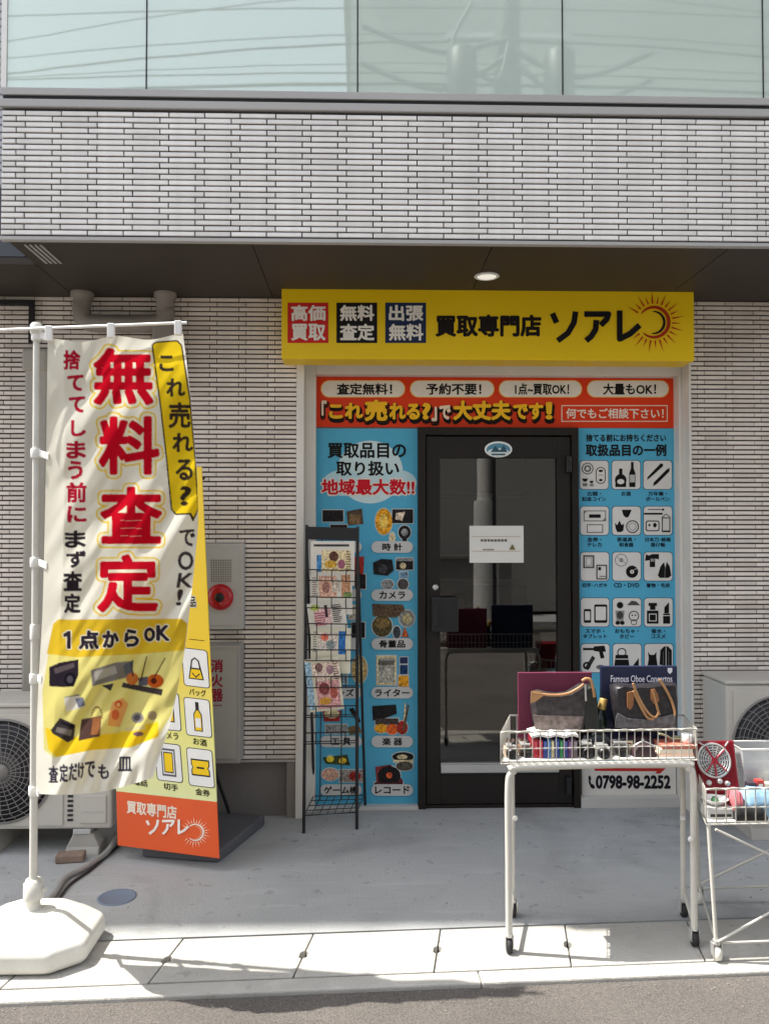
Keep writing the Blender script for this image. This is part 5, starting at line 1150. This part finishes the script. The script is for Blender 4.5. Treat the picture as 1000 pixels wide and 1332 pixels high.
# dark bag with tan handles
Yb3 = yB - .115
T = thing('handled_bag', 'dark canvas handbag with long tan handles in front of the navy album', 'handbag', at(838, 950, Yb3))
bulged('body', [(799, 947), (797, 925), (795, 905), (794, 892), (805, 889), (822, 891), (845, 890), (866, 887), (877, 888), (879, 910), (879, 930), (877, 947)], Yb3, .085, M['canvas2'], T)
sfb = facade(Yb3 - .046)
for pts in ([(823, 889), (828, 902), (836, 918), (845, 930), (852, 933), (856, 927)], [(823, 899), (829, 911), (835, 923), (842, 934), (850, 936)], [(857, 884), (865, 896), (873, 912), (877, 926), (876, 932)], [(848, 898), (852, 912), (857, 930)]):
    mb = MB(); mb.tube(curve_pts([sfb.p(*q, .002) for q in pts], 5), .0050, 8); mb.build('handle', M['tan'], T)
mb = MB()
for pts in ([(815, 901), (821, 899), (824, 905), (823, 918), (819, 924), (815, 920)], [(846, 897), (851, 896), (855, 903), (857, 912), (850, 916), (846, 910)]): mb.prism([sfb.p(*q) for q in pts], (0, -.005, 0)).build('leather_tab', M['brown'], T, .001); mb = MB()
mb = MB(); mb.prism([sfb.p(*q) for q in [(799, 947), (800, 934), (803, 927), (815, 934), (840, 936), (866, 931), (878, 928), (878, 947)]], (0, -.006, 0)); mb.build('pale_lower_front', mottled('grey_canvas', (.11, .105, .11), 0), T, .003)
# books standing in a row, spines to the street
Ys_ = yF + .022; cols = [(150, 30, 45), (165, 35, 50), (40, 60, 130), (60, 110, 170), (175, 165, 130), (30, 55, 125), (40, 120, 70), (45, 50, 120), (85, 50, 95), (100, 90, 95)]
lbs = ['dark red book, leftmost of the row in the wagon', 'bright red book beside the dark red one', 'slate blue book beside the red pair', 'light blue book with a pale band', 'cream spined book in the row of books', 'royal blue book right of the cream spine', 'green book between two blue ones', 'violet blue book right of the green one', 'purple book near the right end of the book row', 'grey brown book, rightmost of the book row']
x = 694.5
for i, (c_, lb) in enumerate(zip(cols, lbs)):
    w_ = (5.6, 6.4, 5.4, 5, 4.6, 6.6, 4.4, 6.4, 6.4, 6.4)[i]; q0, q1_ = at(x, 975, Ys_), at(x + w_ - .5, 975, Ys_); zt_ = at(x, 962 + (i * 7 % 5) * .7, Ys_).z
    T = thing('book', lb, 'book', (q0.x * .5 + q1_.x * .5, Ys_ + .05, ZF), 'books standing in the wagon')
    MB().box(q0.x, q1_.x, Ys_, Ys_ + .105, ZF, zt_).build('cover', mat('book_cover', lin(c_), .45, .12, 30), T, .0015)
    ik = Ink(facade(Ys_)); ik.rect(x + 1, 965, x + w_ - 1.5, 976, tuple(min(255, v_ + 60) for v_ in c_)); ik.build('spine_print', T)
    x += w_
mb = MB(); q0, q1_ = at(692, 960, Ys_), at(752, 958, Ys_); zt_ = at(720, 961, Ys_).z
rings = []
for k in range(13):
    s = k / 12; xx = q0.x + (q1_.x - q0.x) * s; zz = zt_ + .006 + .007 * math.sin(s * 9) ** 2
    rings.append([Vector((xx, Ys_ - .002, zz - .004)), Vector((xx, Ys_ + .10, zz)), Vector((xx, Ys_ + .10, zz + .007)), Vector((xx, Ys_ - .002, zz + .005))])
mb.loft(rings, True, False); solo(mb, 'folded_cloth', M['paper'], 'crumpled white cloth lying across the row of books', 'cloth', (q0.x, Ys_, zt_))
# small cameras and odds and ends
def small_camera(px_, wpx, ztop, Y, body, lab, lens=True):
    q0, q1_ = at(px_, 985, Y), at(px_ + wpx, 985, Y); zt_ = at(px_, ztop, Y).z
    T = thing('old_camera', lab, 'camera', ((q0.x + q1_.x) / 2, Y + .025, ZF), 'old cameras in the wagon')
    MB().box(q0.x, q1_.x, Y, Y + .05, ZF, zt_).build('body', body, T, .004)
    cx_, cz_ = (q0.x + q1_.x) / 2, ZF + (zt_ - ZF) * .48
    MB().lathe((cx_, Y - .0005, cz_), [(.021, 0), (.021, .012), (.018, .014), (.018, .022), (.014, .022), (.012, .014), (0, .013)], 22, 'y').build('lens', M['rackblack'], T)
    MB().box(q0.x + .006, q1_.x - .006, Y + .004, Y + .046, zt_ + .0002, zt_ + .010).build('top_plate', M['steel'], T, .003)
    MB().lathe((q1_.x - .014, Y + .024, zt_ + .0102), [(.007, 0), (.007, .006), (.005, .008)], 12).build('dial', M['rackblack'], T)
BRN = mat('cream_case', (.52, .42, .30), .5, .2, 25)
small_camera(657, 17, 974, yF + .03, BRN, 'cream and black camera in the left corner of the wagon')
small_camera(676, 17, 972, yF + .05, mat('brown_case', (.18, .11, .07), .5, .25, 25), 'brown camera between the cream camera and the books')
small_camera(753, 20, 971, yF + .03, M['rackblack'], 'black camera just right of the book row')
small_camera(775, 19, 973, yF + .028, mat('silver_case', (.45, .44, .42), .35, .1, 25), 'silver camera right of the black one')
small_camera(797, 21, 969, yF + .05, mat('grey_case', (.09, .085, .085), .5, .2, 25), 'grey camera under the dark handbag, left of the purse')
T = thing('coin_purse', 'small dark purse with a metal clasp under the handled bag', 'purse', at(832, 992, yF + .05))
bulged('body', [(820, 993), (821, 978), (826, 969), (838, 966), (848, 970), (852, 980), (851, 993)], yF + .05, .05, mat('plum_leather', (.05, .025, .032), .4, .3, 25), T)
mb = MB(); s2 = facade(yF + .05); mb.tube(curve_pts([s2.p(824, 971), s2.p(836, 965), s2.p(849, 970)], 4), .0035, 6); mb.lathe(s2.p(836, 964), [(.005, 0), (.005, .005), (.002, .008)], 10); mb.build('clasp', M['steel'], T)
for i, (x0, x1, y0, y1, c_, lb) in enumerate(((856, 902, 987, 993.2, (222, 190, 170), 'flat pink box, lowest of the boxes stacked in the wagon'), (858, 901, 982, 986.6, (228, 218, 198), 'flat cream box in the middle of the stacked boxes'), (861, 904, 977.5, 981.6, (190, 110, 90), 'flat rust red box, topmost of the stacked boxes'))):
    Y = yF + .03; q0, q1_ = at(x0, 985, Y), at(x1, 985, Y); h = .0135; z = ZF + i * .0138
    solo(MB().box(q0.x, q1_.x, Y, Y + .10, z, z + h), 'flat_box', mat('card_box', lin(c_), .6, .1, 20), lb, 'box', ((q0.x + q1_.x) / 2, Y + .05, z), 'flat boxes in the wagon', .0015)
zs = ZF + .0138 * 3
mb = MB(); s2 = facade(yF + .06); mb.tube(curve_pts([Vector((at(857, 965, yF + .06).x + dx, yF + .06 + dy, zs + .006 + dz)) for dx, dy, dz in ((-.0, 0, .03), (.03, .01, .02), (.06, .03, .004), (.10, .02, .006), (.12, .045, .004), (.07, .05, .007))], 5), .0045, 6); solo(mb, 'belt', mat('pale_belt', (.35, .36, .22), .5, .15, 20), 'pale green cord curled on the stacked boxes', 'cord', at(875, 970, yF + .06))
q = at(893, 968, yF + .07); mb = MB(); mb.lathe((q.x, q.y, zs + .001), [(.016, 0), (.019, .004), (.020, .03), (.017, .032), (.015, .006)], 18); solo(mb, 'small_cup', M['white'], 'small white cup on the stacked boxes', 'cup', (q.x, q.y, zs))

def heap1(name, x0, x1, ytop, Y, dep, m, lab, cat, amp=.006, seed=1):
    q0, q1_ = at(x0, ytop + 8, Y), at(x1, ytop + 8, Y); zt_ = at((x0 + x1) / 2, ytop, Y).z; rnd = random.Random(seed); rings = []
    for k in range(17):
        s = k / 16; xx = q0.x + (q1_.x - q0.x) * s; e_ = min(1, 5 * s, 5 * (1 - s)) ** .5; zz = ZF + (zt_ - ZF) * (.5 + .5 * e_) + rnd.uniform(-amp, amp)
        rings.append([Vector((xx, Y, ZF)), Vector((xx, Y - .004, (ZF + zz) / 2)), Vector((xx, Y + .006, zz - .003)), Vector((xx, Y + dep * .5, zz + rnd.uniform(-amp, amp))), Vector((xx, Y + dep, zz - .006)), Vector((xx, Y + dep, ZF))])
    return solo(MB().loft(rings, True, True), name, m, lab, cat, (q0.x, Y, ZF))
heap1('folded_jacket', 752, 800, 957, yF + .088, .05, mat('black_nylon', (.014, .014, .017), .35, .2, 30), 'folded shiny black jacket behind the black and silver cameras', 'jacket', .007, 4)
heap1('folded_scarf', 802, 858, 959, yF + .105, .04, mat('plum_scarf', (.05, .022, .03), .7, .4, 60), 'dark plum patterned scarf folded behind the coin purse', 'scarf', .007, 6)
heap1('folded_gloves', 655, 692, 964, yF + .11, .05, mat('brown_gloves', (.06, .035, .025), .5, .3, 40), 'dark brown folded gloves behind the cream camera', 'gloves', .007, 9)
for i, (x0, y0, w_, c_, lb) in enumerate(((757, 962, 12, (225, 222, 212), 'white price card standing among the black cameras'), (812, 964, 11, (235, 225, 190), 'cream price card propped in front of the plum scarf'))):
    Y = yF + .078; a_, b_ = at(x0, y0, Y), at(x0 + w_, y0 + 9, Y); T = thing('price_card', lb, 'price card', (a_.x, Y, b_.z), 'price cards in the wagon')
    MB().box(a_.x, b_.x, Y, Y + .0015, ZF, a_.z).build('card', mat('card_stock', lin(c_), .7, .04), T); ik = Ink(facade(Y), .0004); ik.rect(x0 + 2, y0 + 2.5, x0 + w_ - 2, y0 + 4, (150, 60, 60)); ik.build('marking', T)
# ================================================================== SECOND WAGON
f2, b2 = atz(932, 1250), atz(909, 1176)
zr2 = at(918, 1027, f2.y).z; zb2 = at(922, 1073, f2.y).z
FLc, BLc2 = at(918, 1027, f2.y), atz(902, 992, zr2)
wv2 = Vector((.82, .015, 0))
WG2 = thing('folding_wagon', 'low white wire wagon with crossed legs beside the larger wagon', 'wagon', (f2.x + .4, f2.y + .15, 0))
BP2 = wire_basket(WG2, [FLc, FLc + wv2, BLc2 + wv2, BLc2], zr2, zb2, .036, r=.0024)
V3 = lambda p_, z: Vector((p_.x, p_.y, z))
fr2, br2 = f2 + wv2, b2 + wv2
for a_, (s, t) in ((f2, (0.01, 0.01)), (fr2, (.99, .01)), (b2, (.01, .99)), (br2, (.99, .99))):
    mb = MB(); mb.tube([V3(a_, .045), BP2(s, t, zb2 - .002)], .0075, 8); mb.build('leg', M['wire'], WG2)
mb = MB(); zl = .06
for a_, b_ in ((f2, fr2), (b2, br2), (f2, b2), (fr2, br2)): mb.tube([V3(a_, zl), V3(b_, zl + .012)], .0045, 6)
mb.build('lower_rail', M['wire'], WG2)
mb = MB()
for (a_, b_, t) in ((f2, fr2, 0), (b2, br2, 1)):
    o_ = Vector((0, -.010 if t == 0 else .010, 0)); mb.tube([V3(a_, zl + .01) + o_, BP2(.97, t, zb2 - .01) + o_], .0048, 6); mb.tube([V3(b_, zl + .01) + o_ * 2, BP2(.03, t, zb2 - .01) + o_ * 2], .0048, 6)
mb.build('cross_brace', M['wire'], WG2)
for a_ in (f2, fr2, b2, br2):
    w_, f_ = MB(), MB(); caster(w_, f_, V3(a_, 0), .072); o = f_.build('caster', M['steel'], WG2); w_.build('wheel', M['plastic'], o)
mb = MB(); mb.prism([BP2(.01, .03, zb2 + .003), BP2(.99, .03, zb2 + .003), BP2(.99, .97, zb2 + .003), BP2(.01, .97, zb2 + .003)], (0, 0, .004)); mb.build('base_sheet', M['paper'], WG2)
ZF2 = zb2 + .0075
# red box with a round grille
yr = FLc.y + .17
T = thing('red_grille_box', 'glossy red box with a round silver grille leaning in the low wagon', 'fan heater', at(938, 1024, yr))
r0, r1, r2, r3 = at(917, 1034, yr - .03), at(963, 1034, yr - .03), at(955, 963, yr + .03), at(903, 964, yr + .03)
nr = (r1 - r0).cross(r3 - r0).normalized(); nr = -nr if nr.y > 0 else nr
mb = MB(); mb.prism([r0, r1, r2, r3], nr * -.05); mb.build('casing', mat('red_enamel', (.20, .004, .012), .22, .08, 8), T, .006)
sr = Surf(r0, (r1 - r0), nr)
cu_ = sr.uv(927.5, 989.5); C0 = sr.pt(*cu_); ra = .060
def disc_tube(r_, h): return [C0 + sr.n * h + (sr.ux * math.cos(t) + sr.uz * math.sin(t)) * r_ for t in [2 * math.pi * k / 36 for k in range(36)]]
mb = MB(); mb.loft([disc_tube(ra, .001), disc_tube(ra, .003), disc_tube(.001, .0032)], True); mb.build('grille_back', mat('grille_back', (.22, .24, .24), .4, .2, 40), T)
mb = MB(); mb.tube(disc_tube(ra, .006), .0048, 6, True)
for r_ in (.050, .041, .032, .022, .012): mb.tube(disc_tube(r_, .008), .0022, 5, True)
for k in range(16):
    t = 2 * math.pi * k / 16; d_ = sr.ux * math.cos(t) + sr.uz * math.sin(t); mb.tube([C0 + sr.n * .008 + d_ * .012, C0 + sr.n * .008 + d_ * ra], .0018, 5)
mb.build('grille', M['steel'], T)
mb = MB()
for a_ in (42, 118, 228, 318, 270):
    t = R(a_); d_ = sr.ux * math.cos(t) + sr.uz * math.sin(t); mb.tube([C0 + sr.n * .011 + d_ * .004, C0 + sr.n * .011 + d_ * .056], .0032, 6)
mb.lathe(C0 + sr.n * .008, [(.012, -.004), (.012, .006)], 14, 'y'); mb.build('spoke', mat('red_spoke', (.42, .01, .03), .3, .1), T)
for px_, py_ in ((921, 1018), (935, 1016), (945, 1019)):
    mb = MB(); q = sr.p(px_, py_); mb.lathe(q, [(.010, 0), (.010, .010), (.007, .013), (0, .0135)], 16, 'y'); mb.build('knob', M['steel'], T)
mb = MB(); mb.tube([sr.p(908, 966, .004), sr.p(915, 971, .012)], .003, 6); mb.tube([sr.p(941, 971, .012), sr.p(946, 965, .004)], .003, 6); mb.build('corner_catch', M['steel'], T)
def clear_mat():
    m = mat('clear_plastic', (.75, .78, .78), .15, .03); bs(m).inputs['Alpha'].default_value = .32; return m
CLR = clear_mat()
Yt = FLc.y + .175
T = thing('plastic_tub', 'clear plastic tub standing right of the red grille box', 'tub', at(985, 1024, Yt)); q0, q1_ = at(966, 1000, Yt), at(1030, 1000, Yt); zt_ = at(985, 975, Yt).z
mb = MB(); xm = (q0.x + q1_.x) / 2; hw_ = (q1_.x - q0.x) / 2
rq = lambda s, z, ins=0: [Vector((xm + sx * (hw_ * s - ins), Yt + .06 + sy * (.06 * s - ins), z)) for sx, sy in ((-1, -1), (1, -1), (1, 1), (-1, 1))]
mb.loft([rq(.88, ZF2 + .001), rq(1, zt_), rq(1, zt_, .003), rq(.88, ZF2 + .004, .003)], True, False); mb.build('tub', CLR, T)
mb = MB(); mb.tube(rq(1.01, zt_), .004, 6, True); mb.build('rim', M['white'], T)
for i, (x0, w_, h_, c_, lb) in enumerate(((972, 17, 30, (70, 74, 90), 'dark blue tin inside the clear tub, left one'), (992, 16, 24, (120, 118, 112), 'grey tin inside the clear tub, right one'))):
    q = at(x0 + w_ / 2, 1000, Yt + .05); mb = MB(); mb.lathe((q.x, Yt + .06, ZF2 + .005), [(.020, 0), (.021, .003), (.021, .09 + .02 * (1 - i)), (.018, .10 + .02 * (1 - i))], 18); solo(mb, 'small_tin', mat('tin_paint', lin(c_), .4, .2, 30), lb, 'tin', (q.x, Yt + .06, ZF2 + .005), 'tins in the clear tub')
def heap(name, x0, x1, ytop, Y, dep, m, lab, cat, zb_=None, amp=.006, seed=1):
    q0, q1_ = at(x0, ytop + 8, Y), at(x1, ytop + 8, Y); zt_ = at((x0 + x1) / 2, ytop, Y).z; z0_ = ZF2 if zb_ is None else zb_; rnd = random.Random(seed); rings = []
    for k in range(15):
        s = k / 14; xx = q0.x + (q1_.x - q0.x) * s; e_ = min(1, 5 * s, 5 * (1 - s)) ** .5; zz = z0_ + (zt_ - z0_) * (.55 + .45 * e_) + rnd.uniform(-amp, amp)
        rings.append([Vector((xx, Y, z0_)), Vector((xx, Y - .004, (z0_ + zz) / 2)), Vector((xx, Y + .006, zz - .003)), Vector((xx, Y + dep * .5, zz + rnd.uniform(-amp, amp))), Vector((xx, Y + dep, zz - .006)), Vector((xx, Y + dep, z0_))])
    return solo(MB().loft(rings, True, True), name, m, lab, cat, (q0.x, Y, z0_))
heap('folded_cloth', 955, 968, 1031, FLc.y + .03, .07, mat('pink_cloth', (.50, .15, .17), .8, .4, 40), 'folded pink cloth at the front of the low wagon', 'cloth', seed=2)
heap('folded_cloth', 969, 1012, 1031, FLc.y + .035, .08, mat('sky_cloth', (.24, .40, .55), .8, .45, 45), 'folded pale blue cloth right of the pink one', 'cloth', seed=3)
heap('dark_bag', 957, 998, 1050, FLc.y + .012, .022, mat('black_fabric', (.02, .02, .022), .8, .2), 'black fabric bag under the folded cloths in the low wagon', 'bag', seed=5)
for i, (x0, x1, yt, c_, lb) in enumerate(((973, 984, 1019, (60, 50, 60), 'dark plum paperback standing behind the pale blue cloth'), (984.5, 994, 1016, (190, 60, 55), 'red paperback standing behind the pale blue cloth'), (994.5, 1006, 1020, (225, 215, 190), 'cream paperback at the right end of the low wagon'))):
    Y_ = FLc.y + .125; a_, b_ = at(x0, 1030, Y_), at(x1, 1030, Y_); z_ = at(x0, yt, Y_).z; T = thing('paperback', lb, 'book', ((a_.x + b_.x) / 2, Y_ + .01, ZF2), 'paperbacks in the low wagon')
    MB().box(a_.x, b_.x, Y_, Y_ + .028, ZF2, z_).build('cover', mat('paperback_cover', lin(c_), .5, .15, 30), T, .001); ik = Ink(facade(Y_)); ik.rect(x0 + 2, yt + 4, x1 - 2, yt + 8, (230, 225, 210)); ik.build('spine_label', T)
Y = FLc.y + .03; q0, q1_ = at(921, 1060, Y), at(954, 1060, Y)
T = thing('grey_set_top_box', 'grey plastic box lying in the left corner of the low wagon', 'box', ((q0.x + q1_.x) / 2, Y + .05, ZF2))
MB().box(q0.x, q1_.x, Y, Y + .11, ZF2, at(940, 1052, Y).z).build('casing', M['grey'], T, .004); MB().box(q0.x + .008, q1_.x - .008, Y - .0015, Y - .0002, ZF2 + .008, ZF2 + .018).build('front_slot', M['rackblack'], T)
zt_ = at(940, 1052, Y).z
T = thing('round_dish', 'white dish with a green centre on the grey box', 'dish', ((q0.x + q1_.x) / 2, Y + .05, zt_))
mb = MB(); mb.lathe(((q0.x + q1_.x) / 2, Y + .05, zt_ + .0006), [(.022, 0), (.030, .004), (.045, .020), (.047, .021), (.040, .014), (.02, .006), (0, .005)], 28); mb.build('dish', M['white'], T)
mb = MB(); mb.lathe(((q0.x + q1_.x) / 2, Y + .05, zt_ + .0075), [(.012, 0), (.014, .008), (.008, .018), (0, .02)], 16); mb.build('green_knob', mat('green_glaze', (.04, .16, .06), .3, .1), T)

# ================================================================== ACROSS THE STREET (seen in the glass)
px0 = at(632, 700, 8.0).x
UP = thing('utility_pole', 'grey concrete utility pole across the street, mirrored in the door glass', 'utility pole', (px0, -8.0, 0))
mb = MB(); mb.tube([(px0, -8, 0), (px0, -8, 9.6)], [.14, .12], 16); mb.build('pole', mat('pole_concrete', (.58, .57, .55), .8, .08, 3), UP)
mb = MB(); mb.tube([(px0, -8, .05), (px0, -8, 2.0)], [.20, .19], 18); mb.build('pole_guard', mat('pole_guard', (.56, .56, .54), .6, .1, 3), UP)
mb = MB()
for z in (7.0, 8.0, 8.9): mb.box(px0 - .8, px0 + .8, -8.06, -7.94, z, z + .07)
mb.build('cross_arm', M['steel'], UP)
for dx in (-.42, .42):
    mb = MB(); mb.lathe((px0 + dx * 1.5, -7.75, 6.95), [(.17, 0), (.2, .03), (.2, .7), (.17, .74)], 18); mb.build('transformer', M['acdark'], UP)
mb = MB(); mb.box(px0 + .14, px0 + .4, -7.85, -7.6, 5.2, 5.7); mb.tube([(px0 + .1, -7.84, .3), (px0 + .08, -7.86, 6)], .035, 8); mb.build('cable_box', M['acdark'], UP)
mb = MB(); mb.tube([(px0, -7.99, 6.4), (px0, -7.99, 9.3)], [.19, .17], 12); [mb.tube(curve_pts([(px0 + sx * 1.9, -7.9, 7.6 + h_), (px0 + sx * .9, -7.85, 7.25 + h_), (px0, -7.8, 7.7 + h_ * .4)]), .035, 6) for sx, h_ in ((-1, .0), (-1, .5), (1, .2), (1, -.15))]; mb.tube(curve_pts([(px0 - .5, -7.7, 8.3), (px0 - .75, -7.7, 7.7), (px0 - .2, -7.7, 7.3), (px0, -7.8, 7.9)]), .03, 6); mb.build('dark_wrap_and_cables', mat('dark_wrap', (.08, .085, .09), .6, .1), UP)  # dark wrap added to darken the mirrored pole top; cables loop around it

for i, (z, y, sag, r_) in enumerate(((7.5, -7.9, .25, .011), (7.75, -8.1, .4, .008), (8.1, -8.0, .6, .009), (8.6, -7.9, 1.1, .009), (7.9, -7.85, .75, .014), (7.3, -7.8, .3, .022), (8.3, -7.8, .3, .01))):
    mb = MB(); mb.tube([(px0 + (k - 10) * 1.6, y, z - sag + sag * abs(math.cos(math.pi * (k - 10) / 10)) + .0 * k) for k in range(21)], r_, 5)
    solo(mb, 'overhead_wire', M['cable'], ['upper', 'thin', 'high', 'topmost', 'thick low', 'thickest bundled', 'slim low'][i] + ' black overhead wire strung from the pole across the street', 'wire', (px0, y, z), 'overhead wires')
def block_house(name, x0, x1, y0, y1, h, m, lab, wins):
    T = thing(name, lab, 'building', ((x0 + x1) / 2, (y0 + y1) / 2, .05)); MB().box(x0, x1, y0, y1, .05, h).build('wall', m, T)
    MB().box(x0 - .15, x1 + .15, y0 - .15, y1 + .15, h, h + .18).build('roof', M['plinth'], T)
    for (a_, b_, c_, d_) in wins:
        o = MB().box(a_, b_, y1 - .02, y1 + .03, c_, d_).build('window', M['frame'], T); MB().box(a_ + .06, b_ - .06, y1 + .0305, y1 + .04, c_ + .06, d_ - .06).build('pane', mat('far_pane', (.03, .035, .04), .1, .05), o)
    return T
block_house('opposite_house', -.2, 13, -18, -10.6, 11, mat('panel_wall', (.34, .34, .32), .7, .08, 1), 'pale panelled house across the street, mirrored at the right of the glass', [(4.2, 5.8, 3.6, 5.0), (7.4, 9.0, 3.6, 5.0), (10.2, 11.8, 3.6, 5.0), (6, 9, .4, 2.4), (.8, 2.2, 6.4, 8.0), (4.2, 5.8, 6.4, 8.0)])
block_house('opposite_house', -12, -.7, -19, -11.2, 4.4, mat('brown_wall', (.16, .13, .10), .8, .15, 2), 'low brown house across the street behind the utility pole', [(-9, -7, 1.0, 2.2), (-4, -2, 1.0, 2.2)])
# close the room behind the sky line with one last thing the glass mirrors: a low garden wall
mb = MB(); mb.box(-12, 2.6, -9.9, -9.75, .05, 1.05); mb.box(-12.02, 2.62, -9.93, -9.72, 1.05, 1.11); solo(mb, 'garden_wall', M['plinth'], 'low grey garden wall in front of the brown house across the street', 'wall', (-4.7, -9.8, .05))
